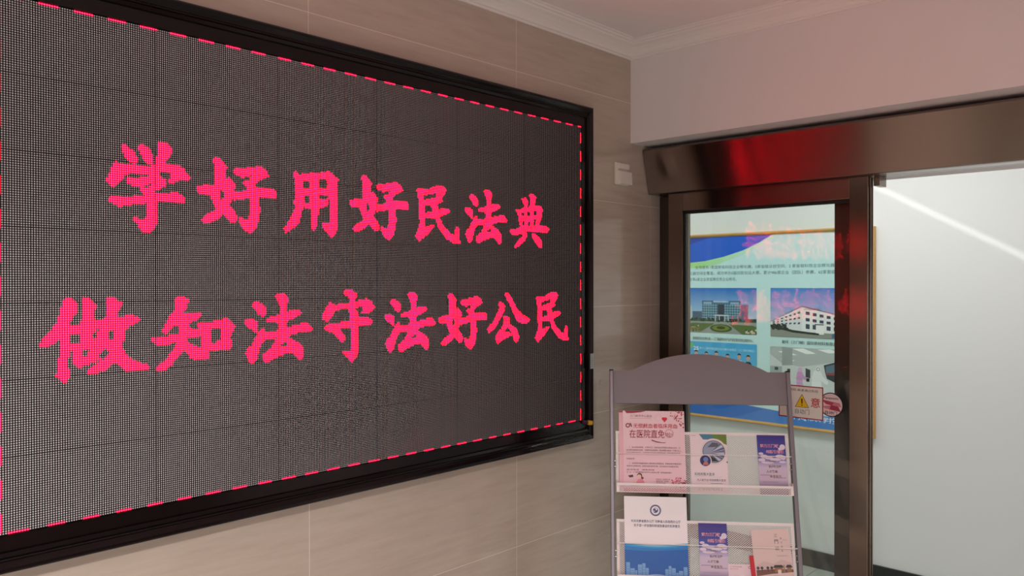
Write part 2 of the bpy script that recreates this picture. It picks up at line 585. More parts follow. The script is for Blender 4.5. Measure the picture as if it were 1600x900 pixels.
# ------------------------------------------------------------------ the LED display
PITCH_M = 0.00475
NX, NZ = 384, 224
SZ0 = 1.1107
SX = 0.030
GLYPHS = {"学":[[[48.6,57.5],[49.8,56.0],[51.3,56.6],[53.6,58.4],[55.4,60.3],[55.9,62.6],[55.1,64.8],[53.6,64.5],[51.3,63.1],[49.8,60.5]],[[55.9,55.8],[58.5,54.9],[60.3,56.0],[62.4,58.4],[63.0,61.3],[62.6,63.7],[60.5,64.2],[58.7,62.6],[57.4,60.1],[56.2,57.6]],[[65.5,53.0],[69.0,52.8],[70.9,53.9],[72.5,56.1],[71.4,58.4],[69.8,60.5],[68.7,62.8],[72.0,62.8],[75.2,62.9],[77.5,64.3],[79.4,66.6],[80.8,68.4],[79.1,69.9],[75.2,70.4],[72.5,71.6],[70.3,72.4],[69.8,70.5],[71.1,68.8],[70.6,67.5],[65.5,67.4],[66.6,68.7],[68.7,70.6],[69.2,73.5],[66.0,75.2],[64.2,76.7],[65.5,77.3],[69.8,76.7],[73.0,75.9],[76.9,77.0],[78.2,79.0],[78.2,81.2],[71.9,81.2],[65.5,81.4],[65.2,85.9],[65.3,90.5],[63.8,93.2],[62.3,95.7],[60.2,96.6],[58.6,95.9],[56.1,93.1],[53.3,90.1],[55.0,89.0],[57.6,89.9],[59.9,89.2],[60.5,85.2],[60.5,82.3],[55.6,82.9],[51.0,83.8],[48.0,84.7],[45.6,83.9],[42.9,82.3],[44.1,80.1],[48.0,80.1],[52.0,79.8],[55.6,79.2],[58.7,78.7],[57.4,76.7],[56.6,75.2],[54.1,75.0],[51.3,73.8],[50.8,71.5],[54.1,70.9],[59.2,70.2],[61.5,69.4],[61.3,68.7],[55.6,69.0],[50.3,69.8],[49.1,72.5],[47.1,75.0],[44.6,76.2],[42.2,74.1],[42.4,71.8],[44.1,68.8],[45.1,65.4],[46.6,64.2],[48.6,65.5],[54.1,65.4],[60.3,65.0],[63.4,64.2],[64.5,60.3],[65.5,57.5]],[[58.7,74.7],[62.1,72.8],[62.3,73.4],[61.3,74.6],[59.7,74.9]]],"好":[[[91.8,58.5],[93.3,56.9],[95.7,56.8],[97.5,58.6],[99.6,60.9],[99.3,62.9],[98.5,65.0],[98.8,69.9],[99.3,67.4],[100.6,66.0],[102.2,68.1],[104.3,69.9],[103.5,72.5],[105.9,73.1],[109.2,72.1],[110.6,71.7],[109.2,70.0],[107.9,68.1],[109.2,67.2],[112.0,67.2],[112.5,65.1],[113.1,64.0],[110.9,64.8],[107.6,65.9],[104.9,64.9],[102.7,63.3],[103.8,61.4],[107.6,61.0],[110.9,60.2],[114.2,59.6],[118.7,59.1],[120.9,60.7],[122.9,63.3],[120.4,64.9],[117.5,66.2],[115.3,68.7],[115.0,70.3],[118.1,70.5],[123.2,70.1],[126.1,70.6],[127.5,72.9],[126.7,75.0],[122.0,75.0],[117.5,75.5],[117.2,78.6],[117.8,81.6],[116.9,85.8],[116.1,90.0],[114.1,92.7],[111.9,94.1],[109.7,92.9],[107.5,90.7],[105.6,88.3],[106.2,86.2],[108.1,86.6],[110.8,87.2],[111.9,83.1],[111.9,79.0],[111.7,75.9],[107.6,76.8],[103.8,77.6],[101.6,77.2],[101.4,80.7],[103.2,82.6],[104.8,85.5],[104.6,88.1],[102.9,89.7],[100.6,88.1],[97.7,85.2],[94.8,87.7],[91.2,89.6],[87.6,90.3],[85.9,88.4],[87.6,86.6],[91.2,84.4],[94.0,82.7],[92.5,80.4],[91.0,77.1],[92.0,75.5],[89.2,76.5],[86.1,76.5],[84.2,74.7],[83.9,72.5],[87.7,71.4],[92.8,71.0],[93.0,65.0],[93.1,62.1]],[[96.7,73.1],[98.0,74.5],[97.4,77.0],[96.1,77.9],[95.6,75.2]]],"用":[[[136.4,60.7],[138.5,59.4],[140.6,60.6],[146.1,60.2],[147.5,59.2],[151.8,59.2],[156.1,57.6],[160.0,57.4],[162.8,59.1],[165.6,61.2],[165.0,63.6],[164.7,71.3],[165.0,83.3],[164.7,90.0],[162.7,93.4],[160.5,93.8],[158.3,91.7],[154.7,87.7],[155.0,85.5],[157.7,85.8],[159.7,85.5],[159.9,81.2],[159.8,74.1],[159.1,71.5],[158.9,70.8],[158.6,73.2],[158.6,75.6],[156.6,77.4],[153.1,78.3],[152.5,81.7],[152.5,85.4],[151.1,88.8],[149.8,91.0],[147.9,89.7],[147.7,85.7],[147.7,78.9],[145.3,78.9],[142.6,77.7],[142.4,82.3],[140.5,86.6],[137.9,89.5],[132.3,92.9],[131.3,90.3],[133.8,86.9],[136.4,82.7],[137.7,79.4],[137.4,75.3],[138.5,73.4],[138.5,66.0],[137.5,63.4]],[[143.2,64.0],[147.4,63.6],[147.4,67.6],[143.7,68.6],[142.9,66.6]],[[152.8,62.4],[157.8,61.9],[158.6,64.2],[158.3,66.6],[153.1,66.6]],[[153.1,71.5],[158.9,70.6],[158.3,73.2],[153.1,73.4]],[[143.7,71.8],[147.4,72.0],[147.4,75.5],[143.7,76.0]]],"民":[[[222.0,61.7],[226.3,61.1],[232.0,60.8],[237.8,58.4],[244.4,58.0],[246.7,59.8],[246.0,62.8],[243.0,65.1],[243.7,67.5],[239.4,69.8],[239.8,73.0],[243.7,72.2],[248.3,72.1],[249.7,73.3],[247.7,75.4],[241.7,77.3],[241.4,79.0],[244.3,82.8],[248.3,86.1],[251.7,88.4],[254.1,88.6],[254.4,85.3],[255.8,83.0],[257.5,83.6],[257.8,88.7],[259.2,94.5],[255.7,94.3],[252.3,93.7],[247.6,91.6],[243.7,87.8],[239.1,83.1],[237.8,78.7],[232.0,79.3],[228.5,79.3],[228.8,82.2],[228.8,85.1],[233.3,83.4],[237.8,82.9],[234.6,86.3],[229.4,90.4],[224.4,94.0],[221.3,90.3],[223.5,86.3],[224.7,82.9],[224.1,74.7],[223.8,69.0],[222.9,64.3]],[[228.5,65.0],[233.3,63.9],[237.8,63.3],[237.8,65.5],[232.7,66.9],[228.5,67.7]],[[228.8,71.5],[233.9,70.7],[235.2,72.5],[235.2,74.5],[229.5,75.8]]],"典":[[[317.2,59.9],[321.5,59.3],[324.6,61.9],[323.4,65.2],[323.8,66.5],[325.8,65.0],[326.6,61.0],[325.0,56.6],[329.7,56.0],[332.9,58.4],[331.7,61.7],[330.1,64.2],[337.4,63.9],[339.8,66.7],[338.6,71.4],[336.9,74.7],[336.1,77.7],[343.5,78.1],[346.8,80.4],[345.1,82.9],[336.1,82.8],[326.5,83.0],[321.8,83.2],[323.8,86.0],[320.3,89.8],[315.6,93.1],[311.1,95.1],[309.2,93.9],[313.4,90.1],[317.6,86.8],[317.6,84.7],[311.8,86.0],[307.3,85.7],[304.7,82.7],[313.4,81.2],[315.7,80.1],[314.1,75.0],[313.4,71.4],[311.1,67.9],[318.8,67.4],[319.9,64.6],[318.0,62.2]],[[317.4,70.5],[320.1,70.3],[320.1,72.4],[317.4,72.3]],[[323.3,69.0],[326.4,68.8],[326.4,71.7],[323.3,71.9]],[[329.7,68.1],[333.6,67.8],[333.1,70.5],[330.0,70.7]],[[318.2,75.7],[320.4,75.5],[320.4,79.4],[318.6,79.5]],[[323.6,75.9],[326.4,75.7],[326.1,79.4],[323.6,79.5]],[[329.7,73.9],[332.7,73.8],[331.9,78.3],[329.6,78.7]],[[327.7,84.2],[330.5,83.8],[336.1,86.5],[339.0,89.6],[338.5,94.5],[335.3,94.3],[331.3,89.9],[327.7,86.3]]],"做":[[[24.5,126.6],[27.0,125.7],[29.3,127.2],[30.4,129.7],[29.7,132.4],[27.9,134.9],[26.0,138.5],[28.8,137.9],[31.1,137.5],[32.0,134.3],[32.0,126.2],[34.8,126.5],[37.4,128.1],[37.7,130.9],[36.5,134.4],[38.1,136.2],[41.0,136.3],[42.0,134.0],[42.0,126.4],[45.4,126.2],[49.1,128.8],[47.8,131.6],[46.6,135.0],[48.8,134.8],[52.3,134.1],[55.4,135.0],[56.9,136.9],[54.6,138.4],[50.8,139.8],[49.8,144.2],[49.0,149.3],[50.3,152.3],[54.3,155.4],[59.4,157.4],[61.2,159.1],[59.4,160.3],[51.8,160.4],[49.3,158.7],[45.8,155.3],[41.9,158.4],[37.6,160.1],[34.3,160.3],[34.0,158.3],[36.6,156.4],[39.5,154.4],[39.0,154.3],[35.7,155.4],[32.4,155.9],[31.0,157.5],[28.9,156.1],[28.0,152.6],[27.6,148.6],[26.7,148.0],[26.4,153.4],[26.6,160.9],[25.5,162.8],[23.2,162.3],[21.5,159.5],[21.7,154.1],[22.6,151.2],[22.6,144.3],[21.1,145.2],[18.0,147.0],[15.8,147.6],[14.5,146.6],[16.2,143.5],[19.3,140.2],[22.0,135.9],[23.3,131.0]],[[26.9,141.6],[31.5,141.8],[31.5,146.0],[26.9,145.8]],[[35.6,142.0],[38.7,140.3],[37.7,143.7],[35.9,144.1]],[[42.8,140.7],[44.7,140.8],[45.4,144.5],[44.5,145.5],[42.8,143.8]],[[31.6,149.2],[34.9,149.1],[33.4,152.0],[32.1,151.4]],[[38.8,151.3],[41.4,148.6],[42.9,150.0],[42.4,152.5],[40.5,153.7],[39.3,152.8]]],"知":[[[72.7,127.4],[74.6,125.7],[77.5,125.7],[79.7,127.5],[79.2,130.6],[77.2,133.9],[80.9,133.8],[84.9,133.6],[86.1,134.9],[84.9,137.0],[81.9,138.1],[79.7,139.0],[79.7,141.2],[82.4,141.8],[84.6,141.6],[84.1,139.2],[89.4,138.9],[94.5,138.1],[98.7,137.0],[101.9,138.8],[104.0,141.4],[102.4,144.1],[101.1,146.6],[101.9,149.1],[101.9,152.1],[97.6,153.4],[90.4,153.0],[90.4,156.9],[87.8,157.5],[85.3,157.0],[82.3,157.1],[79.9,155.0],[77.4,151.4],[74.5,155.3],[71.2,158.9],[67.4,161.4],[64.1,161.0],[63.7,159.3],[66.9,157.2],[69.7,154.5],[72.6,150.4],[73.8,147.9],[69.8,148.9],[64.6,149.0],[61.4,146.1],[62.3,144.9],[67.9,145.0],[72.6,144.0],[75.5,143.7],[74.8,139.8],[72.6,140.0],[70.7,142.3],[68.4,144.1],[66.5,142.1],[68.4,139.3],[70.3,135.6],[72.7,132.4]],[[78.9,146.5],[85.8,145.4],[86.1,151.7],[83.8,150.6],[79.4,147.9]],[[90.9,142.6],[95.8,141.6],[96.1,147.3],[92.4,149.6],[90.9,149.0]]],"法":[[[112.6,130.5],[114.3,128.7],[117.8,129.9],[120.8,131.8],[120.8,135.5],[118.8,137.6],[116.3,135.4],[114.0,132.6]],[[108.4,138.6],[109.8,137.3],[112.8,138.3],[115.8,139.1],[116.0,141.8],[115.5,145.0],[114.3,145.2],[111.8,142.8],[109.3,140.4]],[[126.2,126.3],[127.0,124.9],[131.2,124.9],[134.4,127.3],[133.3,130.7],[133.0,134.7],[137.0,133.6],[140.3,133.9],[141.9,135.1],[140.8,137.0],[136.0,138.8],[133.3,139.9],[133.0,143.0],[137.0,142.4],[141.9,141.4],[145.8,141.1],[149.4,144.6],[147.4,146.2],[139.7,146.4],[134.9,146.9],[134.1,148.7],[138.1,150.6],[141.9,153.0],[143.2,155.9],[143.0,159.3],[140.8,161.5],[138.6,159.0],[136.4,156.7],[131.7,157.1],[126.4,159.1],[121.3,161.1],[119.5,160.0],[119.5,156.3],[123.3,153.8],[125.9,150.2],[127.0,148.4],[122.8,149.1],[119.0,149.6],[117.2,153.4],[115.7,158.4],[113.2,161.4],[110.8,159.0],[109.1,155.7],[110.0,153.5],[112.8,151.3],[114.7,147.8],[117.3,143.7],[119.3,142.9],[120.3,144.8],[124.9,144.8],[128.5,144.2],[128.5,140.9],[125.9,140.1],[122.3,140.5],[120.6,138.8],[123.9,137.2],[128.5,136.2],[128.6,131.0]],[[129.0,152.7],[132.7,150.8],[133.5,152.2],[130.6,153.5]]],"守":[[[168.2,123.6],[174.8,123.1],[177.9,125.8],[177.3,129.7],[181.2,129.3],[184.4,128.2],[188.3,129.9],[191.0,133.5],[189.0,136.1],[183.7,137.1],[181.1,136.5],[182.4,133.3],[178.6,133.5],[176.0,133.7],[178.6,136.4],[178.6,139.6],[183.7,138.9],[187.7,139.9],[189.3,142.1],[187.0,143.9],[178.9,144.4],[178.8,159.8],[176.6,163.3],[174.4,165.3],[172.2,162.5],[168.1,158.3],[174.1,157.9],[174.4,153.2],[174.4,148.9],[173.5,145.0],[171.3,144.9],[166.0,145.7],[169.7,148.7],[170.0,151.4],[167.8,153.3],[164.7,150.6],[161.7,146.8],[159.3,147.0],[155.1,144.2],[159.3,142.3],[166.6,141.5],[173.5,140.5],[172.8,137.3],[172.2,134.1],[166.6,134.3],[162.6,135.7],[160.5,139.5],[157.5,141.2],[155.1,139.4],[155.1,136.3],[157.5,133.3],[159.3,130.2],[160.5,130.0],[163.0,131.6],[169.7,131.2],[173.5,130.5],[172.9,128.3],[169.7,126.2]]],"公":[[[294.3,132.7],[296.1,132.0],[300.6,134.7],[300.2,138.1],[296.4,142.9],[292.9,147.6],[288.8,151.3],[284.1,153.3],[283.1,150.1],[288.8,145.5],[292.2,140.8],[294.7,136.5]],[[299.5,126.7],[304.1,126.2],[307.0,129.4],[309.8,133.4],[313.4,138.0],[318.6,141.6],[324.5,144.0],[326.4,145.8],[323.0,147.5],[317.8,148.0],[312.7,145.9],[309.8,141.8],[306.3,135.8],[302.7,130.9]],[[298.8,142.5],[301.6,141.8],[304.8,143.4],[304.8,148.1],[308.4,148.9],[312.0,151.5],[314.9,156.4],[314.2,159.8],[311.6,160.7],[309.1,158.1],[307.7,155.3],[302.7,156.8],[297.1,158.7],[292.9,160.9],[290.9,156.2],[293.6,153.0],[296.4,150.7],[299.2,147.4]],[[299.5,153.0],[303.4,149.5],[306.9,153.6],[304.1,153.4]]]}
lit = np.zeros((NZ, NX), bool)


def stamp(g, dx=0, dz=0):
    yy, xx = np.mgrid[0:NZ, 0:NX]
    px, py = xx + 0.5, yy + 0.5
    inside = np.zeros((NZ, NX), bool)
    for P in GLYPHS[g]:
        n = len(P)
        for i in range(n):
            x0, y0 = P[i][0] + dx, P[i][1] + dz
            x1, y1 = P[(i + 1) % n][0] + dx, P[(i + 1) % n][1] + dz
            if y0 == y1:
                continue
            c = ((y0 > py) != (y1 > py)) & (px < (x1 - x0) * (py - y0) / (y1 - y0) + x0)
            inside ^= c
    lit[inside] = True


for g, dx, dz in (('学', 0, 0), ('好', 0, 0), ('用', 0, 0), ('好', 89, 0), ('民', 0, 0), ('法', 154, -68), ('典', 0, 0),
                  ('做', 0, 0), ('知', 0, 0), ('法', 0, 0), ('守', 0, 0), ('法', 89, 0), ('好', 156, 69), ('公', 0, 0), ('民', 110, 68)):
    stamp(g, dx, dz)
for c in range(NX):
    if (c - 0.6) % 14.05 < 8:
        lit[0, c] = True
    if (c - 3) % 14.05 < 7.7:
        lit[NZ - 1, c] = True
for r in range(NZ):
    if (r - 4.9) % 13.95 < 8:
        lit[r, NX - 1] = True
        lit[r, 0] = True

M_DOT = mat('milky_led_lens', (240, 230, 234), rough=0.28)
M_MASK = mat('black_led_mask', (14, 11, 13), rough=0.6)
M_LIT = emis('lit_red_led', (1.0, 0.0038, 0.021), 31.0)
M_BLOOM = emis('painted_red_bloom', (1.0, 0.0, 0.028), 3.6)  # glow painted between the lit dots to imitate their bloom

led = thing('led_display', 'large black-framed LED message board with two lines of glowing red Chinese characters on tiled wall', 'display', (0, -0.912, 1.1107))
LP = (0, -0.912, 1.1107)
rnd = random.Random(3)
NS = 8
ang = np.arange(NS) * 2 * np.pi / NS
for mi in range(6):
    for mj in range(7):
        c0, r0 = mi * 64, mj * 32
        ox = rnd.uniform(-0.0002, 0.0002)
        sub = lit[r0:r0 + 32, c0:c0 + 64]
        rr, cc = np.mgrid[0:32, 0:64]
        cy = -1.824 + (c0 + cc.ravel() + 0.5) * PITCH_M
        cz = SZ0 + (NZ - (r0 + rr.ravel()) - 0.5) * PITCH_M
        # keep a hair gap at module edges
        ec = cc.ravel() - 31.5
        er = rr.ravel() - 15.5
        cy = cy - ec * 0.000004
        cz = cz + er * 0.000004
        L = sub.ravel()
        K = len(L)
        R1 = np.where(L, 0.00140, 0.00170)
        V = np.zeros((K, 2 * NS + 1, 3))
        V[:, :NS, 0] = SX
        V[:, NS:2 * NS, 0] = SX + np.where(L, 0.0013, 0.0006)[:, None]
        V[:, 2 * NS, 0] = SX + np.where(L, 0.0018, 0.0010)
        for k in range(NS):
            V[:, k, 1] = cy + R1 * np.cos(ang[k])
            V[:, k, 2] = cz + R1 * np.sin(ang[k])
            V[:, NS + k, 1] = cy + 0.62 * R1 * np.cos(ang[k])
            V[:, NS + k, 2] = cz + 0.62 * R1 * np.sin(ang[k])
        V[:, 2 * NS, 1] = cy
        V[:, 2 * NS, 2] = cz
        quads = [(k, (k + 1) % NS, NS + (k + 1) % NS, NS + k) for k in range(NS)]
        tris = [(NS + k, NS + (k + 1) % NS, 2 * NS) for k in range(NS)]
        nv = 2 * NS + 1
        base = np.arange(K)[:, None]
        Q = (np.array(quads).ravel()[None, :] + base * nv)
        Tt = (np.array(tris).ravel()[None, :] + base * nv)
        verts = V.reshape(-1, 3)
        # board, and emissive squares imitating the red bloom around lit dots
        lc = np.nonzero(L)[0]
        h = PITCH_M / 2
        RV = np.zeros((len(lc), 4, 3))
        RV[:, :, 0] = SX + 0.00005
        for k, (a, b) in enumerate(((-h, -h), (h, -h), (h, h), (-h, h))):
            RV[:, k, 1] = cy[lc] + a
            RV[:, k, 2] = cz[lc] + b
        y0, y1 = -1.824 + c0 * PITCH_M + 0.0003, -1.824 + (c0 + 64) * PITCH_M - 0.0003
        z1, z0 = SZ0 + (NZ - r0) * PITCH_M - 0.0006, SZ0 + (NZ - r0 - 32) * PITCH_M + 0.0006
        BV = np.array([(x, y, z) for x in (0.012, SX - 0.00002) for y, z in ((y0, z0), (y1, z0), (y1, z1), (y0, z1))])
        BQ = np.array([(0, 3, 2, 1), (4, 5, 6, 7), (0, 1, 5, 4), (1, 2, 6, 5), (2, 3, 7, 6), (3, 0, 4, 7)])
        # louvre bars of the black mask between the lamps
        LB = []
        for k in range(65):
            yy_ = min(y1 - 0.0002, max(y0 + 0.0002, -1.824 + (c0 + k) * PITCH_M - (k - 32) * 0.000004))
            LB.append((SX, yy_ - 0.00042, z0, SX + 0.0020, yy_ + 0.00042, z1))
        for k in range(33):
            zz_ = min(z1 - 0.0002, max(z0 + 0.0002, SZ0 + (NZ - r0 - k) * PITCH_M + (k - 16) * 0.000004))
            LB.append((SX, y0, zz_ - 0.00042, SX + 0.0006, y1, zz_ + 0.00042))
        for (a0, b0_, c0_, a1, b1, c1) in LB:
            BV = np.concatenate([BV, np.array([(x, y, z) for x in (a0, a1) for y, z in ((b0_, c0_), (b1, c0_), (b1, c1), (b0_, c1))])])
        nb_ = 1 + len(LB)
        BQ = np.concatenate([BQ + 8 * k for k in range(nb_)])
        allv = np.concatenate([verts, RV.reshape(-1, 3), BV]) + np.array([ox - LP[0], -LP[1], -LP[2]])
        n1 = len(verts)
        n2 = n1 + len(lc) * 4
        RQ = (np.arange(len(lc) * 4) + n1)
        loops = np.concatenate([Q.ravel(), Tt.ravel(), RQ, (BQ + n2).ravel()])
        nq, ntr, nr = K * NS, K * NS, len(lc)
        tot = np.concatenate([np.full(nq, 4), np.full(ntr, 3), np.full(nr, 4), np.full(6 * nb_, 4)])
        start = np.concatenate([[0], np.cumsum(tot)[:-1]])
        mi_dot = np.where(L, 1, 0)
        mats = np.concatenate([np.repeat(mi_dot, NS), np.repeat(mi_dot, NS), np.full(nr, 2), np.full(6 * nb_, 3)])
        me = bpy.data.meshes.new('led_module')
        me.vertices.add(len(allv))
        me.vertices.foreach_set('co', allv.ravel())
        me.loops.add(len(loops))
        me.loops.foreach_set('vertex_index', loops.astype(np.int32))
        me.polygons.add(len(tot))
        me.polygons.foreach_set('loop_start', start.astype(np.int32))
        for m_ in (M_DOT, M_LIT, M_BLOOM, M_MASK):
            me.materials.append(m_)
        me.polygons.foreach_set('material_index', mats.astype(np.int32))
        sm = np.concatenate([np.ones(nq + ntr, bool), np.zeros(nr + 6 * nb_, bool)])
        me.polygons.foreach_set('use_smooth', sm)
        me.update(calc_edges=True)
        o = bpy.data.objects.new('led_module', me)
        COL.objects.link(o)
        o.parent = led

# moulded frame, mitred
prof = [(0.0006, 0.002), (0.0006, 0.0335), (0.022, 0.0345), (0.0235, 0.0405), (0.029, 0.0435), (0.0325, 0.0405), (0.035, 0.0395), (0.038, 0.0440), (0.044, 0.0495), (0.048, 0.0500), (0.051, 0.0470), (0.051, 0.001)]
corners = [(-1.824, SZ0, -1, -1), (0.0, SZ0, 1, -1), (0.0, SZ0 + 1.064, 1, 1), (-1.824, SZ0 + 1.064, -1, 1)]
mb = MB()
n = len(prof)
vs = []
for cy_, cz_, sy_, sz_ in corners:
    for d, x in prof:
        vs.append((x, cy_ + sy_ * d, cz_ + sz_ * d * 1.39))
fs = []
for k in range(4):
    for i in range(n):
        a, b = k * n + i, k * n + (i + 1) % n
        c, d = ((k + 1) % 4) * n + (i + 1) % n, ((k + 1) % 4) * n + i
        fs.append((a, b, c, d))
mb.add(vs, fs)
rel(mb, LP).build('frame', M_FRAMEB, led)
bm_back = MB()
bm_back.box((0.0005, -1.824, SZ0), (0.011, 0.0, SZ0 + 1.064))
rel(bm_back, LP).build('back_panel', M_LINER, led)

# small things on and beside the display
s = Sheet(0.020, 0.055, 0.0006, (168, 176, 176))
for k in range(6):
    s.rect(0.004, 0.008 + k * 0.0065, 0.016 - (k % 3) * 0.002, 0.010 + k * 0.0065, (120, 126, 128))
s.build('label_sticker', frame_matrix((0.0502, 0.0290, 1.2965), (0, 1, 0), (0, 0, 1)), 'small pale grey sticker on the right side of the black display frame', 'sticker')
pl = thing('plug', 'small plug with yellow tip sticking out at the lower right corner of the display', 'plug', (0.036, 0.002, 1.106))
mb = MB()
mb.tube([(0, 0, 0), (0.003, 0.012, -0.003), (0.007, 0.020, -0.0045)], 0.0068, 12)
mb.build('sleeve', M_PUR, pl)
mb = MB()
mb.tube([(0.0071, 0.0202, -0.0045), (0.012, 0.030, -0.006), (0.016, 0.036, -0.007)], 0.0085, 12)
mb.build('tip', M_YEL, pl, bevel=0.001)
mb = MB()
mb.prism([(0, 0), (0.020, -0.002), (0.023, 0.012), (0.014, 0.017), (0.001, 0.016)], 0.0, 0.0012, lambda a, b, c: (c + 0.0002, 0.150 + a, 1.2255 + b))
tag(mb.build('tape_scrap', M_TAPE), 'scrap of white tape stuck on the tiles right of the display', 'tape')

sw = thing('wall_switch', 'white square wall switch on the tiled wall beside the door housing', 'switch', (0.0, 0.286, 1.989))
mb = MB()
mb.box((0.0003, -0.043, 0.0), (0.009, 0.043, 0.086))
mb.build('plate', M_WHITEP, sw, bevel=0.002)
mb = MB()
mb.prism([(0.0095, 0.003), (0.024, 0.003), (0.022, 0.052), (0.0095, 0.058)], -0.032, 0.046, lambda x, z, y: (x, y, z))
mb.build('rocker', M_WHITEP, sw, bevel=0.001)
mb = MB()
mb.box((0.0095, -0.030, 0.062), (0.014, 0.040, 0.082))
mb.build('upper_cover', M_WHITEP, sw, bevel=0.001)

# ------------------------------------------------------------------ stickers on the glass
s = Sheet(0.164, 0.118, 0.0003, (228, 222, 214))
W_, H_ = s.w, s.h
RED = (158, 26, 44)
for a in ((0, 0, W_, 0.004), (0, H_ - 0.004, W_, H_), (0, 0, 0.004, H_), (W_ - 0.004, 0, W_, H_)):
    s.rect(*a, RED)
s.text('靠近危险·高速通过危险', 0.016, 0.097, 0.009, (50, 40, 40), 0.130, 0.01)
s.text('注', 0.012, 0.044, 0.034, (190, 20, 44), 0.034, 0.03)
s.text('意', 0.119, 0.044, 0.034, (190, 20, 44), 0.034, 0.03)
s.poly([(0.061, 0.040), (0.113, 0.040), (0.087, 0.088)], (40, 34, 20))
s.poly([(0.064, 0.0417), (0.110, 0.0417), (0.087, 0.0845)], (232, 190, 20))
s.poly([(0.0850, 0.053), (0.0890, 0.053), (0.0898, 0.071), (0.0842, 0.071)], (30, 26, 20))
s.disc(0.087, 0.0480, 0.0024, (30, 26, 20))
s.text('自动门', 0.062, 0.016, 0.018, (70, 84, 92), 0.052, 0.0)
s.build('warning_sticker', frame_matrix((0.539, 0.5157, 1.1225), (1, 0, 0), (0, 0, 1)), 'rectangular red-bordered caution sticker with a yellow warning triangle on the glass door', 'sticker')
mb = MB()
s = Sheet(0.0001, 0.0001, 0.0001, (225, 170, 178))
s.disc(0.0, 0.0, 0.0425, (30, 22, 26), 48)
s.disc(0.0, 0.0, 0.0388, (222, 194, 198), 48)
s.text('Panasonic', -0.026, 0.019, 0.0085, (20, 14, 18), 0.052, 0.05)
s.poly([(-0.034, 0.016), (0.030, 0.008), (0.036, -0.006), (-0.018, 0.001)], (200, 120, 132))
s.poly([(-0.034, 0.016), (0.010, 0.008), (0.002, -0.002), (-0.018, 0.001)], (168, 60, 80))
s.poly([(-0.032, -0.008), (0.006, -0.001), (0.026, -0.004), (0.034, -0.022), (-0.020, -0.015)], (200, 120, 132))
s.poly([(0.000, -0.001), (0.024, -0.004), (0.034, -0.022), (-0.006, -0.017)], (160, 50, 72))
s.text('自动门', -0.021, -0.034, 0.012, (24, 16, 20), 0.042, 0.04)
s.build('round_sticker', frame_matrix((0.7300, 0.5157, 1.1825), (1, 0, 0), (0, 0, 1)), 'round pink automatic door sticker with dark rim overlapping the right edge of the glass', 'sticker')

# ------------------------------------------------------------------ notice board on the far wall
NB0, NB1 = (-0.965, 0.7735), (0.309, 1.913)
nb = thing('notice_board', 'wide gold-framed notice board with photographs and Chinese text on the corridor wall', 'notice board', (NB0[0], FY, NB0[1]))
mb = MB()
x0, z0, x1, z1 = 0, 0, NB1[0] - NB0[0], NB1[1] - NB0[1]
fw = 0.018
pf = [(0, 0), (0, -0.020), (0.004, -0.026), (0.010, -0.026), (0.014, -0.021), (fw, -0.019), (fw, 0)]
n = len(pf)
vs = []
for cx, cz, sx_, sz_ in ((x0, z0, 1, 1), (x1, z0, -1, 1), (x1, z1, -1, -1), (x0, z1, 1, -1)):
    for d, y in pf:
        vs.append((cx + sx_ * d, y - 0.0005, cz + sz_ * d))
fs = [(k * n + i, k * n + (i + 1) % n, ((k + 1) % 4) * n + (i + 1) % n, ((k + 1) % 4) * n + i) for k in range(4) for i in range(n)]
mb.add(vs, fs)
mb.build('frame', M_WOOD, nb)
BW, BH = x1 - 2 * fw, z1 - 2 * fw
s = Sheet(BW, BH, 0.010, (196, 228, 228))
X = lambda wx: wx - (NB0[0] + fw)
Z = lambda wz: wz - (NB0[1] + fw)
s.rect(0, 0, BW, BH, (206, 234, 230), (186, 224, 228))
top = BH
gr = [(-0.94, 1.7000), (-0.8353, 1.7049), (-0.7349, 1.7034), (-0.6242, 1.7254), (-0.4539, 1.7801), (-0.2916, 1.8621), (-0.23, 1.895)]
bl = [(-0.94, 1.733), (-0.8353, 1.7373), (-0.7125, 1.747), (-0.5808, 1.7716), (-0.4539, 1.807), (-0.3516, 1.8493), (-0.268, 1.895)]
s.up()
for i in range(6):
    a, b, c, d = gr[i], gr[i + 1], bl[i + 1], bl[i]
    ca = [(160, 214, 130), (160, 214, 130), (160, 216, 148), (168, 220, 170), (180, 224, 200), (186, 226, 214), (190, 228, 220)]
    s.raw([(X(p[0]), Z(p[1]), s.z) for p in (a, b, c, d)], [(0, 1, 2, 3)], [(ca[i], ca[i + 1], ca[i + 1], ca[i])])
s.poly([(0, Z(1.733))] + [(X(p[0]), min(top, Z(p[1]))) for p in bl[1:]] + [(0, top)], (4, 88, 204))
s.poly([(0, Z(1.80))] + [(X(-0.80), Z(1.86)), (X(-0.66), top), (0, top)], (24, 62, 160))
ink = (34, 52, 60)
s.text('全市现有1家国家级科技企业孵化器，5家省级众创空间，2 家省级科技企业孵化器，市级双创孵', X(-0.7802), Z(1.6975), 0.0215, ink, 1.02, 0.005, clip=BW - 0.005)
s.text('化器空间全覆盖。成功举办5届创新创业大赛，累计986家企业（团队）参赛，62家晋级省赛，能环新', X(-0.8214), Z(1.6600), 0.0225, ink, 1.065, 0.005, clip=BW - 0.005)
s.text('总等6家企业获国赛优秀企业称号。', X(-0.8214), Z(1.6225), 0.0215, ink, 0.325, 0.005)


def photo_frame(x0_, x1_, z0_, z1_):
    return X(x0_), Z(z0_), X(x1_) - X(x0_), Z(z1_) - Z(z0_)


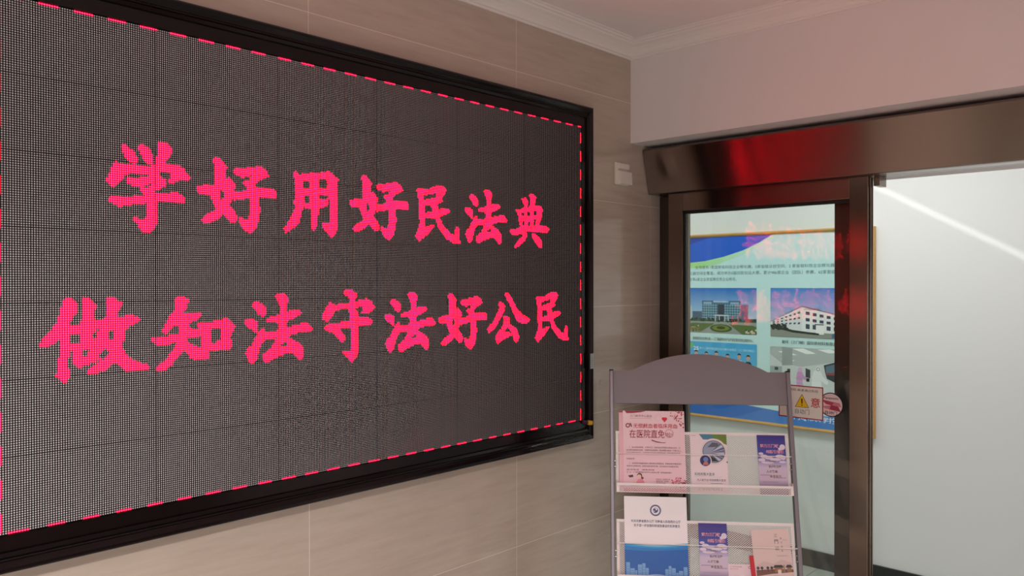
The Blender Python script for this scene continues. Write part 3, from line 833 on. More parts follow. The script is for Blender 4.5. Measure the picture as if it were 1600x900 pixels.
# photo 1: glass office block behind a round flower bed
px, pz, pw, ph = photo_frame(-0.8168, -0.3676, 1.299, 1.580)
q = lambda a, b: (px + a * pw, pz + b * ph)
def R_(s, a, b, c, d, col, col2=None):
    s.rect(px + a * pw, pz + b * ph, px + c * pw, pz + d * ph, col, col2)
R_(s, 0, 0.3, 1, 1, (168, 206, 226), (20, 110, 196))
R_(s, 0, 0, 1, 0.28, (150, 156, 150))
R_(s, 0, 0.26, 1, 0.34, (70, 96, 84))
R_(s, 0.0, 0.30, 0.03, 0.60, (190, 196, 200))
R_(s, 0.04, 0.33, 0.22, 0.48, (70, 96, 120))
R_(s, 0.76, 0.30, 0.88, 0.64, (96, 100, 130))
R_(s, 0.19, 0.30, 0.77, 0.68, (86, 128, 150))
for k in range(6):
    R_(s, 0.19, 0.335 + k * 0.055, 0.77, 0.352 + k * 0.055, (150, 186, 200))
for k in range(16):
    R_(s, 0.20 + k * 0.036, 0.31, 0.208 + k * 0.036, 0.68, (50, 80, 104))
for a in (0.19, 0.60):
    R_(s, a, 0.66, a + 0.17, 0.72, (70, 96, 116))
    R_(s, a + 0.02, 0.64, a + 0.15, 0.695, (130, 172, 206))
s.text('科技创新创业服务中心', px + 0.37 * pw, pz + 0.685 * ph, 0.009, (230, 240, 240), 0.095, 0.02)
R_(s, 0.43, 0.28, 0.53, 0.64, (48, 60, 76))
R_(s, 0.38, 0.385, 0.60, 0.415, (190, 204, 206))
for a in (0.39, 0.45, 0.53, 0.585):
    R_(s, a, 0.27, a + 0.012, 0.39, (200, 206, 206))
s.blobs(px, pz + 0.27 * ph, px + pw, pz + 0.33 * ph, 60, 0.004, 0.009, [(40, 70, 46), (54, 84, 50), (30, 52, 40)], 5)
for P_ in ([(0, 0.05), (0.16, 0.02), (0.38, 0.22), (0.05, 0.22), (0, 0.2)], [(1, 0.02), (0.80, 0.0), (0.60, 0.21), (0.95, 0.2), (1, 0.17)]):
    s.poly([q(*t) for t in P_], (88, 112, 58))
s.blobs(px, pz + 0.03 * ph, px + 0.16 * pw, pz + 0.17 * ph, 20, 0.003, 0.008, [(200, 176, 140), (60, 84, 40), (150, 130, 90)], 6)
s.blobs(px + 0.84 * pw, pz + 0.03 * ph, px + pw, pz + 0.15 * ph, 20, 0.003, 0.008, [(220, 206, 180), (60, 84, 40), (210, 190, 170)], 7)
s.disc(*q(0.48, 0.12), 0.075, (62, 92, 44), 28, 0.024)
s.disc(*q(0.48, 0.125), 0.058, (120, 130, 50), 28, 0.017)
s.disc(*q(0.48, 0.13), 0.030, (60, 80, 36), 20, 0.009)
# photo 2: white factory building in perspective
px, pz, pw, ph = photo_frame(-0.2796, 0.1700, 1.297, 1.581)
R_(s, 0, 0.2, 1, 1, (150, 190, 222), (70, 130, 206))
s.poly([q(0, 0.0), q(1, 0.0), q(1, 0.16), q(0, 0.30)], (140, 146, 136))
s.poly([q(0, 0.22), q(0, 0.30), q(0.42, 0.62), q(0.42, 0.12)], (214, 222, 224))
s.poly([q(0.42, 0.12), q(0.42, 0.62), q(1, 0.42), q(1, 0.10)], (228, 232, 232))
s.poly([q(0, 0.30), q(0, 0.31), q(0.42, 0.64), q(1, 0.435), q(1, 0.42), q(0.42, 0.62)], (80, 92, 110))
for k in range(7):
    a = 0.03 + k * 0.056
    for lv in (0.30, 0.54, 0.78):
        b = (0.22 - 0.10 * a / 0.42) + ((0.32 * a / 0.42 + 0.30) - (0.22 - 0.10 * a / 0.42)) * lv
        hh = 0.018 + 0.05 * a
        s.poly([q(a, b), q(a + 0.03, b + 0.01), q(a + 0.03, b + 0.01 + hh), q(a, b + hh)], (66, 78, 96))
for k in range(6):
    a = 0.47 + k * 0.088
    for lv in (0.14, 0.45, 0.72):
        f = (a - 0.42) / 0.58
        lo, hi = 0.12 - 0.02 * f, 0.62 - 0.2 * f
        b = lo + (hi - lo) * lv
        hh = 0.065 * (1 - 0.3 * f) * (1.5 if lv < 0.2 else 1)
        if k == 2 and lv < 0.2:
            continue
        s.poly([q(a, b), q(a + 0.05, b - 0.006), q(a + 0.05, b - 0.006 + hh), q(a, b + hh)], (58, 70, 90))
s.text('KFS 能环新材料', px + 0.45 * pw, pz + 0.555 * ph, 0.011, (170, 40, 56), 0.09, 0.02)
R_(s, 0.60, 0.08, 0.70, 0.27, (236, 238, 238))
R_(s, 0.585, 0.265, 0.70, 0.285, (70, 76, 84))
s.poly([q(0, 0.20), q(0.30, 0.10), q(0.64, 0.065), q(0.64, 0.10), q(0.30, 0.15), q(0, 0.25)], (44, 52, 46))
s.blobs(px + 0.02 * pw, pz + 0.16 * ph, px + 0.24 * pw, pz + 0.24 * ph, 30, 0.006, 0.012, [(50, 58, 48), (38, 46, 40)], 8)
s.poly([q(0.80, 0.02), q(1, 0.0), q(1, 0.15), q(0.86, 0.14), (px + 0.80 * pw, pz + 0.09 * ph)], (70, 108, 150))
# photo 3: people on a light blue stage backdrop
px, pz, pw, ph = photo_frame(-0.8167, -0.3650, 0.955, 1.2445)
R_(s, 0, 0, 1, 1, (120, 190, 224), (70, 170, 222))
s.text('25', px + 0.06 * pw, pz + 0.81 * ph, 0.024, (236, 246, 250), 0.036, 0.05)
s.text('第十二届中国创新创业大赛河南赛区（三门峡分赛区）', px + 0.15 * pw, pz + 0.835 * ph, 0.015, (190, 230, 246), 0.37, 0.01)
R_(s, 0.0, 0.86, 0.06, 0.97, (110, 190, 120))
for k, (a, hgt) in enumerate(((0.10, 0.80), (0.26, 0.78), (0.41, 0.80), (0.58, 0.76), (0.75, 0.78), (0.88, 0.76))):
    tone = [(236, 240, 244), (40, 44, 60), (232, 236, 240), (50, 60, 90), (238, 240, 244), (26, 28, 34)][k]
    s.poly([q(a - 0.05, 0.05), q(a + 0.05, 0.05), q(a + 0.055, hgt - 0.20), q(a + 0.03, hgt - 0.13), q(a - 0.03, hgt - 0.13), q(a - 0.055, hgt - 0.20)], tone)
    s.disc(*q(a, hgt - 0.06), 0.0115, (206, 166, 148), 14, 0.015)
    s.poly([q(a - 0.027, hgt - 0.045), q(a - 0.024, hgt + 0.0), q(a, hgt + 0.015), q(a + 0.024, hgt), q(a + 0.027, hgt - 0.045), q(a + 0.02, hgt - 0.02), q(a - 0.02, hgt - 0.02)], (26, 24, 26))
# photo 4: clean room with suited workers and monitors
px, pz, pw, ph = photo_frame(-0.2805, 0.1700, 0.955, 1.240)
R_(s, 0, 0, 1, 1, (196, 206, 206), (206, 214, 212))
s.poly([q(0, 1), q(1, 1), q(1, 0.80), q(0.42, 0.62), q(0.16, 0.66), q(0, 0.84)], (176, 186, 184))
for P_ in ([(0.10, 0.90), (0.26, 0.84), (0.36, 0.85), (0.20, 0.92)], [(0.30, 0.97), (0.48, 0.88), (0.60, 0.90), (0.44, 0.99)], [(0.14, 0.76), (0.26, 0.72), (0.33, 0.73), (0.22, 0.78)], [(0.62, 0.98), (0.76, 0.92), (0.9, 0.94), (0.78, 1.0)]):
    s.poly([q(*t) for t in P_], (238, 244, 242))
s.poly([q(0.16, 1), q(0.16, 0.62), q(0.30, 0.64), q(0.30, 0.98)], (150, 162, 160))
R_(s, 0.0, 0.10, 0.16, 0.60, (160, 172, 170))
R_(s, 0.06, 0.52, 0.11, 0.58, (70, 76, 80))
R_(s, 0.23, 0.22, 0.27, 0.56, (44, 48, 52))
s.poly([q(0.47, 0.60), q(0.53, 0.57), q(0.53, 0.40), q(0.47, 0.42)], (60, 66, 70))
s.poly([q(0.36, 0.05), q(0.35, 0.40), q(0.36, 0.50), q(0.38, 0.54), q(0.42, 0.54), q(0.44, 0.46), q(0.50, 0.38), q(0.49, 0.35), q(0.43, 0.38), q(0.44, 0.20), q(0.42, 0.05)], (200, 150, 196))
s.disc(*q(0.40, 0.56), 0.0130, (214, 170, 206), 16)
R_(s, 0.48, 0.33, 0.52, 0.40, (30, 32, 36))
s.poly([q(0.55, 0.05), q(0.55, 0.42), q(0.57, 0.54), q(0.60, 0.57), q(0.66, 0.56), q(0.69, 0.46), q(0.76, 0.36), q(0.74, 0.30), q(0.67, 0.36), q(0.68, 0.05)], (226, 232, 234))
s.disc(*q(0.63, 0.60), 0.0150, (232, 236, 236), 16)
s.ring(*q(0.63, 0.595), 0.007, 0.011, (120, 130, 136), 14)
s.poly([q(0.70, 0.68), q(0.90, 0.78), q(0.93, 0.30), q(0.74, 0.42), q(0.72, 0.52)], (44, 52, 58))
s.poly([q(0.725, 0.66), q(0.885, 0.74), q(0.89, 0.56), q(0.73, 0.53)], (92, 120, 134))
s.poly([q(0.73, 0.53), q(0.89, 0.56), q(0.89, 0.50), q(0.73, 0.49)], (150, 70, 80))
R_(s, 0.96, 0.05, 0.985, 0.85, (170, 180, 182))
s.text('国家级科技企业孵化器——三门峡高新技术产业开发区高技术创业服务中心', X(-0.7938), Z(1.2560), 0.0185, (30, 36, 40), 0.402, 0.005)
s.text('能环（三门峡）国际新材料有限公司', X(-0.2089), Z(1.2590), 0.0205, (30, 36, 40), 0.335, 0.005)
# blue wave along the bottom with the issuing office's name
s.poly([(0, 0), (BW, 0), (BW, Z(0.872)), (X(0.084), Z(0.8646)), (X(-0.20), Z(0.862)), (X(-0.45), Z(0.880)), (X(-0.65), Z(0.900)), (0, Z(0.905))], (48, 124, 206))
s.poly([(0, 0), (X(-0.54), 0), (X(-0.4742), Z(0.8084)), (X(-0.32), Z(0.866)), (X(-0.45), Z(0.880)), (X(-0.65), Z(0.900)), (0, Z(0.905))], (26, 108, 196))
s.text('三门峡市科学技术局', X(-0.178), Z(0.8265), 0.033, (236, 244, 248), 0.36, 0.035)
s.build('print', Matrix.Translation((fw, -0.004, fw)) @ Matrix.Rotation(math.radians(90), 4, 'X'), parent=nb)

# ------------------------------------------------------------------ brochure rack
TAU, PHI = 0.26347, 0.66642
RL = 1.3110 / math.cos(TAU)
rack_loc = Vector(((0.4159 + 0.8875) / 2, (-0.332 + 0.0389) / 2, 0))
rack = thing('brochure_rack', 'grey metal leaflet rack with arched top and white mesh shelves beside the glass door', 'brochure rack', rack_loc, PHI)
ct, st = math.cos(TAU), math.sin(TAU)


def RK(u, s_, o):
    """u across, s_ down from the post tops, o out towards the reader"""
    return (u, st * RL - s_ * st - o * ct, 1.3110 - s_ * ct + o * st)


for sgn in (-1, 1):
    mb = MB()
    mb.box((sgn * 0.2935 - 0.0065, 0.004, -0.020), (sgn * 0.2935 + 0.0065, RL - 0.012, 0.009), T=RK)
    po = mb.build('post', M_RACKP, rack, bevel=0.0025)
    mb = MB()
    mb.box((sgn * 0.2935 - 0.0068, 0.0, -0.0205), (sgn * 0.2935 + 0.0068, 0.005, 0.0095), T=RK)
    c = mb.build('cap', M_BLACKP, po, bevel=0.001)
    mb = MB()
    mb.box((sgn * 0.2935 - 0.012, -0.03, 0.0), (sgn * 0.2935 + 0.012, 0.36, 0.012))
    mb.build('foot', M_RACKP, rack, bevel=0.003)
mb = MB()
mb.box((-0.285, 0.20, 0.002), (0.285, 0.225, 0.012))
mb.build('crossbar', M_RACKP, rack, bevel=0.002)
# arched header panel with folded bottom edge
pts = [(-0.2868, 0.1120), (0.2868, 0.1120), (0.2868, 0.0045), (0.2275, 0.0045)]
N = 40
for k in range(1, N):
    u = 0.2275 - 0.4550 * k / N
    x = u / 0.2275
    pts.append((u, 0.0040 - 0.0600 * (1 - abs(x) ** 2.0) ** 1.0 * (1 - 0.10 * (1 - x * x) * 0)))
pts += [(-0.2275, 0.0030), (-0.2868, 0.0030)]
mb = MB()
mb.prism(pts, -0.0012, 0.0012, RK)
mb.box((-0.2868, 0.1122, -0.012), (0.2868, 0.1142, 0.0012), T=RK)
mb.build('header_panel', M_RACKM, rack)


def strands(mb, u0, u1, s0, s1, o, pitch=0.0082, slope=0.80, wd=0.00075, th=0.0006):
    """expanded-metal mesh: two families of crossing diagonal strands clipped to a rectangle"""
    for sg in (1, -1):
        k = -int((s1 - s0) / slope / pitch) - 2
        while True:
            a = u0 + k * pitch
            if a > u1 + (s1 - s0) / slope + pitch:
                break
            k += 1
            # line: u = a + sg*(s-s0)/slope
            t0, t1 = s0, s1
            ua, ub = a, a + sg * (s1 - s0) / slope
            for lim, lo in ((u0, True), (u1, False)):
                fa = (ua - lim) if lo else (lim - ua)
                fb = (ub - lim) if lo else (lim - ub)
                if fa < 0 and fb < 0:
                    t0 = t1 = None
                    break
                if fa < 0:
                    r_ = fa / (fa - fb)
                    ua, t0 = ua + (ub - ua) * r_, t0 + (t1 - t0) * r_
                elif fb < 0:
                    r_ = fb / (fb - fa)
                    ub, t1 = ub + (ua - ub) * r_, t1 + (t0 - t1) * r_
            if t0 is None or abs(t1 - t0) < 0.001:
                continue
            L_ = math.hypot(ub - ua, t1 - t0)
            nu, ns = -(t1 - t0) / L_ * wd, (ub - ua) / L_ * wd
            mb.add([RK(ua + nu, t0 + ns, o), RK(ub + nu, t1 + ns, o), RK(ub - nu, t1 - ns, o), RK(ua - nu, t0 - ns, o),
                    RK(ua + nu, t0 + ns, o + th), RK(ub + nu, t1 + ns, o + th), RK(ub - nu, t1 - ns, o + th), RK(ua - nu, t0 - ns, o + th)],
                   [(0, 3, 2, 1), (4, 5, 6, 7), (0, 1, 5, 4), (1, 2, 6, 5), (2, 3, 7, 6), (3, 0, 4, 7)])


SHELF = []
for k in range(4):
    b0 = 0.2075 + k * 0.2835
    SHELF.append(b0)
    sh = MB()
    U = 0.2810
    # back frame
    sh.box((-U, b0, 0.0), (U, b0 + 0.009, 0.0016), T=RK)
    sh.box((-U, b0 + 0.0095, 0.0), (-U + 0.009, b0 + 0.196, 0.0016), T=RK)
    sh.box((U - 0.009, b0 + 0.0095, 0.0), (U, b0 + 0.196, 0.0016), T=RK)
    # tray floor and front lip
    sh.box((-U, b0 + 0.1965, 0.0), (U, b0 + 0.1985, 0.0320), T=RK)
    sh.box((-U, b0 + 0.1690, 0.0305), (U, b0 + 0.1765, 0.0320), T=RK)
    sh.box((-U, b0 + 0.1770, 0.0305), (-U + 0.009, b0 + 0.1965, 0.0320), T=RK)
    sh.box((U - 0.009, b0 + 0.1770, 0.0305), (U, b0 + 0.1965, 0.0320), T=RK)
    for sg in (-1, 1):
        a, b = sorted((sg * U, sg * (U - 0.0015)))
        sh.box((a, b0 + 0.160, 0.0017), (b, b0 + 0.1963, 0.0303), T=RK)
    so = sh.build('shelf', M_RACKW, rack)
    me_ = MB()
    strands(me_, -U + 0.009, U - 0.009, b0 + 0.009, b0 + 0.1960, 0.0004)
    strands(me_, -U + 0.009, U - 0.009, b0 + 0.1765, b0 + 0.1962, 0.0308)
    me_.build('wire_mesh', M_RACKW, so)
    wr = MB()
    wr.tube([RK(-U + 0.001, b0 + 0.072, 0.002), RK(-U - 0.001, b0 + 0.0725, 0.028), RK(-U + 0.004, b0 + 0.073, 0.031), RK(0, b0 + 0.0745, 0.031), RK(U - 0.004, b0 + 0.076, 0.031), RK(U + 0.001, b0 + 0.0755, 0.028), RK(U - 0.001, b0 + 0.075, 0.002)], 0.00125, 8)
    wr.build('retaining_wire', M_RACKW, so, smooth=True)
    for sg in (-1, 1):
        for ds in (0.098, 0.116):
            bo = MB()
            bo.tube([RK(sg * 0.2795, b0 + ds, 0.004), RK(sg * 0.2868, b0 + ds, 0.004)], 0.0022, 10)
            bo.build('bolt', M_CHROME, so)

Rz = Matrix.Rotation(PHI, 3, 'Z')
RX, RY = Rz @ Vector((1, 0, 0)), Rz @ Vector((0, st, ct))


def on_rack(u_left, s_bottom, o, roll=0.0):
    org = rack_loc + Rz @ Vector(RK(u_left, s_bottom, o))
    m = frame_matrix(org, RX, RY)
    return m @ Matrix.Rotation(roll, 4, 'Z')


# pink leaflet, two sheets behind the front one seen at its left edge
B0 = SHELF[0] + 0.1962


def lean(u_left, s_bottom, h, o_bot, o_top, roll=0.0):
    """a sheet standing on the tray floor and leaning on the mesh"""
    return on_rack(u_left, s_bottom, o_bot, roll) @ Matrix.Rotation(-math.asin((o_bot - o_top) / h), 4, 'X')


pk = (238, 190, 202)
s = Sheet(0.203, 0.262, 0.0007, (236, 186, 198))
s.rect(0, 0.258, 0.203, 0.262, (176, 40, 70))
s.build('pink_leaflet', lean(-0.2700, B0, 0.262, 0.0105, 0.0030), 'pink leaflet mostly hidden behind the front pink one, left edge and dark top showing', 'leaflet')
s = Sheet(0.203, 0.264, 0.0008, pk)
CR = (178, 20, 52)
s.rect(0, 0, 0.203, 0.264, (238, 198, 210), (242, 212, 220))
s.poly([(0.006, 0.2638), (0.012, 0.2560), (0.030, 0.2560), (0.060, 0.2595), (0.075, 0.2630), (0.075, 0.2638)], (150, 24, 50))
s.text('三门峡市中心血站', 0.024, 0.243, 0.0085, (60, 24, 34), 0.072, 0.0)
s.rect(0.024, 0.2385, 0.094, 0.2392, (170, 90, 100))
for cx in (0.1345, 0.1415):
    s.disc(cx, 0.2385, 0.0052, (214, 20, 52), 16)
s.poly([(0.1298, 0.2362), (0.1462, 0.2362), (0.1380, 0.2265)], (214, 20, 52))
s.disc(0.138, 0.2385, 0.004, (214, 20, 52))
s.ring(0.160, 0.240, 0.0105, 0.0110, (224, 160, 172), 20)
s.ring(0.118, 0.242, 0.0105, 0.0110, (224, 160, 172), 20)
s.blobs(0.148, 0.205, 0.203, 0.264, 190, 0.0010, 0.0028, [(190, 40, 66), (150, 16, 44), (214, 80, 100)], 11, lambda x, y: max(0, 1 - ((0.203 - x) ** 2 + (0.264 - y) ** 2) ** 0.5 / 0.060))
s.text('无偿献血者临床用血', 0.034, 0.2065, 0.0155, (196, 20, 50), 0.146, 0.03)
s.ring(0.016, 0.2150, 0.0042, 0.0078, (150, 50, 60), 14)
s.poly([(0.022, 0.222), (0.026, 0.224), (0.030, 0.212), (0.027, 0.209)], (110, 60, 66))
s.text('在医院直免', 0.020, 0.1740, 0.0275, (160, 14, 42), 0.116, 0.02, skew=0.05)
s.text('啦!', 0.140, 0.1780, 0.0150, (170, 18, 46), 0.022, 0.0)
s.ring(0.152, 0.1900, 0.0125, 0.0136, (170, 18, 46), 24)
s.poly([(0.092, 0.166), (0.110, 0.160), (0.135, 0.158), (0.142, 0.161), (0.130, 0.1600), (0.108, 0.1640), (0.095, 0.1690)], (140, 14, 40))
dk = (86, 30, 44)
rows = [('一、献血者及其配偶、父母和子女，临床用血时凭献血证等有关证件，在', 0.018, 0.1405, 0.168),
        ('就诊医院直接减免血费，无需再到血站报销，献血者累计献血一千毫升以上，', 0.010, 0.1315, 0.180),
        ('终身无限量免费用血，父母配偶子女按献血量等量免费，享受同等优先权利，', 0.010, 0.1225, 0.178),
        ('有关规定办理', 0.010, 0.1030, 0.026),
        ('二、血液直免须由献血者本人提供身份证和献血证，配偶及直系亲属须提供，', 0.018, 0.0885, 0.172),
        ('有效关系证明等材料，经核验信息后即可办理，当天出院当天完成直免手续。', 0.010, 0.0795, 0.170)]
for t_, x_, y_, w_ in rows:
    s.text(t_, x_, y_, 0.0054, dk, w_, 0.0)
s.text('咨询电话   减免热线', 0.010, 0.0680, 0.0050, dk, 0.090, 0.0)
s.text('地   址：三门峡市黄河路中段市中心血站办公楼一楼用血直免窗口', 0.010, 0.0600, 0.0050, dk, 0.146, 0.0)
# mother bending over a child
s.disc(0.052, 0.0515, 0.0085, (92, 50, 46), 18)
s.disc(0.0505, 0.0485, 0.0068, (240, 196, 184), 18)
s.disc(0.061, 0.0440, 0.0040, (92, 50, 46), 12)
s.poly([(0.040, 0.0220), (0.070, 0.0220), (0.066, 0.0340), (0.058, 0.0420), (0.048, 0.0400), (0.042, 0.0340)], (228, 140, 160))
s.poly([(0.022, 0.0195), (0.052, 0.0195), (0.050, 0.0265), (0.032, 0.0280)], (140, 80, 86))
s.disc(0.036, 0.0330, 0.0042, (240, 200, 186), 14)
s.poly([(0.014, 0.0510), (0.030, 0.0540), (0.032, 0.0470), (0.020, 0.0450)], (64, 26, 38))
s.text('扫码关注   献血者之家', 0.105, 0.0390, 0.0040, dk, 0.045, 0.0)
s.text('血费直免申请   方便快捷', 0.105, 0.0330, 0.0040, dk, 0.040, 0.0)
s.text('欢迎咨询', 0.105, 0.0270, 0.0040, dk, 0.030, 0.0)
s.blobs(0.150, 0.014, 0.203, 0.052, 200, 0.0010, 0.0030, [(190, 40, 66), (150, 16, 44), (224, 120, 136), (200, 60, 84)], 12, lambda x, y: max(0, 1.1 - math.hypot((x - 0.180) / 0.030, (y - 0.030) / 0.020)))
s.rect(0, 0, 0.203, 0.012, (200, 50, 76), (222, 120, 138))
s.build('pink_leaflet', lean(-0.2565, B0, 0.264, 0.0120, 0.0045), 'pink blood donation leaflet with red title and heart, frontmost in the top shelf', 'leaflet')

# white brochure with round picture
s = Sheet(0.119, 0.190, 0.0012, (238, 222, 228))
s.poly([(0.030, 0.190), (0.043, 0.1725), (0.119, 0.1725), (0.119, 0.190)], (70, 130, 160))
s.poly([(0.070, 0.190), (0.078, 0.1725), (0.119, 0.1560), (0.119, 0.190)], (96, 140, 60))
s.poly([(0.088, 0.190), (0.096, 0.1750), (0.119, 0.1550), (0.119, 0.190)], (108, 132, 40))
s.text('科技政策', 0.003, 0.1835, 0.0030, (120, 110, 120), 0.016, 0.0)
C_ = (0.0760, 0.1335)
s.disc(*C_, 0.0428, (232, 214, 220), 48)
s.poly([(x, y) for x, y in [(C_[0] + 0.0365 * math.cos(a), C_[1] + 0.0365 * math.sin(a)) for a in [k * math.pi / 24 for k in range(48)]]], (52, 92, 110))
s.disc(*C_, 0.0345, (150, 160, 186), 48)
for k in range(9):
    a0 = math.radians(-74 + k * 15)
    a1 = a0 + math.radians(7)
    s.poly([(C_[0] - 0.012, C_[1] - 0.004), (C_[0] + 0.0340 * math.cos(a0), C_[1] + 0.0340 * math.sin(a0)), (C_[0] + 0.0340 * math.cos(a1), C_[1] + 0.0340 * math.sin(a1))], [(56, 60, 92), (214, 218, 232), (84, 90, 120)][k % 3])
s.poly([(C_[0] - 0.020, C_[1] + 0.014), (C_[0] - 0.004, C_[1] + 0.030), (C_[0] + 0.016, C_[1] + 0.028), (C_[0] + 0.014, C_[1] + 0.016)], (90, 92, 104))
s.poly([(C_[0] - 0.030, C_[1] - 0.016), (C_[0] - 0.010, C_[1] - 0.032), (C_[0] + 0.014, C_[1] - 0.031), (C_[0] - 0.006, C_[1] - 0.016)], (34, 44, 46))
s.disc(0.0475, 0.1040, 0.0205, (234, 214, 220), 36)
s.disc(0.0475, 0.1040, 0.0175, (40, 44, 104), 36)
s.disc(0.0490, 0.1080, 0.0080, (110, 130, 190), 20)
s.poly([(0.0390, 0.0900), (0.0570, 0.0900), (0.0560, 0.0980), (0.0480, 0.1030), (0.0420, 0.0980)], (196, 116, 110))
s.poly([(0.119, 0.104), (0.114, 0.100), (0.119, 0.097)], (70, 60, 66))
s.text('科技政策大宣讲', 0.0110, 0.0555, 0.0100, (60, 100, 106), 0.064, 0.02)
s.rect(0.011, 0.0520, 0.100, 0.0524, (150, 150, 160))
s.text('万人助万企·科技政策大宣讲', 0.0180, 0.0380, 0.0078, (70, 76, 84), 0.092, 0.01)
s.rect(0.062, 0.0310, 0.100, 0.0320, (80, 70, 76))
s.text('三门峡市科学技术局 宣', 0.020, 0.0090, 0.0080, (120, 110, 116), 0.078, 0.01, skew=0.3)
s.build('white_brochure', lean(-0.0370, B0, 0.190, 0.0110, 0.0030), 'whitish brochure with a round picture and green corner in the middle of the top shelf', 'brochure')


def sky_brochure(loc_m, label):
    s = Sheet(0.090, 0.190, 0.0014, (120, 110, 170), (40, 90, 170))
    s.rect(0, 0.126, 0.090, 0.190, (70, 74, 166), (56, 40, 132))
    s.rect(0, 0.088, 0.090, 0.126, (200, 184, 214), (70, 74, 166))
    s.rect(0, 0.045, 0.090, 0.088, (206, 184, 206), (206, 190, 214))
    s.rect(0, 0.0, 0.090, 0.045, (60, 60, 116), (196, 176, 200))
    for (x, y, r, ry) in ((0.080, 0.152, 0.009, 0.009), (0.072, 0.146, 0.006, 0.005), (0.010, 0.130, 0.008, 0.004), (0.020, 0.121, 0.012, 0.006), (0.034, 0.117, 0.014, 0.005), (0.070, 0.122, 0.014, 0.006), (0.080, 0.118, 0.009, 0.007), (0.055, 0.112, 0.018, 0.005), (0.012, 0.110, 0.011, 0.005), (0.078, 0.104, 0.011, 0.004), (0.030, 0.102, 0.020, 0.004)):
        s.disc(x, y, r, (222, 208, 226), 18, ry)
    for (x, y, w_, h_) in ((0.004, 0.060, 0.03, 0.003), (0.045, 0.052, 0.04, 0.003), (0.010, 0.038, 0.05, 0.003), (0.030, 0.026, 0.055, 0.003)):
        s.rect(x, y, x + w_, y + h_, (168, 150, 184))
    for t_, x_, y_, w_ in (('魅力三门峡', 0.0095, 0.1500, 0.058), ('创新引领城', 0.0270, 0.1310, 0.056)):
        s.text(t_, x_, y_, 0.0112, (240, 216, 226), w_, 0.07)
        s.text(t_, x_ + 0.001, y_ + 0.0007, 0.0098, (206, 50, 84), w_ - 0.002, 0.005)
    gold = (120, 92, 30)
    s.text('人才政策简介', 0.022, 0.1020, 0.0070, (110, 80, 60), 0.036, 0.03)
    s.text('奋战新征程', 0.032, 0.0850, 0.0085, gold, 0.040, 0.05)
    s.text('人才聚集', 0.024, 0.0690, 0.0085, gold, 0.036, 0.05)
    s.text('奋发有为', 0.034, 0.0540, 0.0085, gold, 0.036, 0.05)
    return s.build('sky_brochure', loc_m, label, 'brochure')


sky_brochure(lean(0.1800, B0, 0.190, 0.0110, 0.0030), 'narrow blue and violet sky brochure at the right end of the top shelf')
B1 = SHELF[1] + 0.1962
sky_brochure(lean(-0.0195, B1, 0.190, 0.0110, 0.0030), 'narrow blue sky brochure in the second shelf beside the white and blue booklet')

# white booklet with blue lower half
s = Sheet(0.2010, 0.2690, 0.0022, (246, 238, 242), (228, 218, 224))
s.ring(0.1010, 0.2260, 0.0130, 0.0180, (40, 52, 108), 40)
s.ring(0.1010, 0.2260, 0.0070, 0.0085, (40, 52, 108), 32)
s.poly([(0.0960, 0.2210), (0.1080, 0.2290), (0.1110, 0.2340), (0.1060, 0.2210), (0.1000, 0.2190)], (40, 52, 108))
s.disc(0.0985, 0.2275, 0.0040, (60, 72, 130), 16)
for k in range(20):
    a = 2 * math.pi * k / 20
    s.disc(0.1010 + 0.0155 * math.cos(a), 0.2260 + 0.0155 * math.sin(a), 0.0011, (190, 196, 220), 8)
nv = (34, 38, 90)
s.text('中共河南省委办公厅 河南省人民政府办公厅', 0.0220, 0.1870, 0.0092, nv, 0.158, 0.035)
s.text('关于进一步加强科研诚信建设的实施意见', 0.0300, 0.1735, 0.0092, nv, 0.148, 0.035)
wave = lambda x, a, b, ph_: a + b * math.sin(x / 0.2010 * math.pi * 1.15 + ph_)
xs = [0.2010 * k / 24 for k in range(25)]
for (a, b, ph_, c_) in ((0.1240, -0.0060, 0.0, (120, 196, 232)), (0.1190, -0.0055, -0.2, (40, 150, 214)), (0.1140, -0.0060, -0.1, (18, 122, 200)), (0.1040, -0.0040, 0.4, (8, 92, 176))):
    s.poly([(0, 0)] + [(0.2010, 0)] + [(x, wave(x, a, b, ph_)) for x in reversed(xs)], c_)
s.rect(0, 0, 0.2010, 0.096, (10, 84, 168), (8, 92, 176))
for k, (x, w_, h_) in enumerate(((0.004, 0.012, 0.064), (0.017, 0.014, 0.046), (0.032, 0.007, 0.040), (0.041, 0.013, 0.058), (0.055, 0.010, 0.062), (0.066, 0.009, 0.048), (0.127, 0.010, 0.046), (0.138, 0.009, 0.056), (0.148, 0.012, 0.050), (0.161, 0.008, 0.036), (0.170, 0.013, 0.042), (0.185, 0.012, 0.054))):
    s.rect(x, 0.0, x + w_, h_, (96, 150, 206), (120, 168, 216))
    for j in range(6):
        s.rect(x + 0.0015, 0.006 + j * h_ / 7, x + w_ - 0.0015, 0.007 + j * h_ / 7, (60, 120, 190))
for r_, c_, h_ in ((0.060, (150, 184, 224), 0.030), (0.056, (70, 120, 190), 0.026)):
    s.poly([(0.100 + r_ * math.cos(math.pi * k / 20), 0.0005 + h_ * math.sin(math.pi * k / 20)) for k in range(21)], c_)
s.build('white_blue_booklet', lean(-0.2560, B1, 0.269, 0.0130, 0.0035), 'white booklet with round blue emblem and blue city wave, left end of the second shelf', 'booklet')

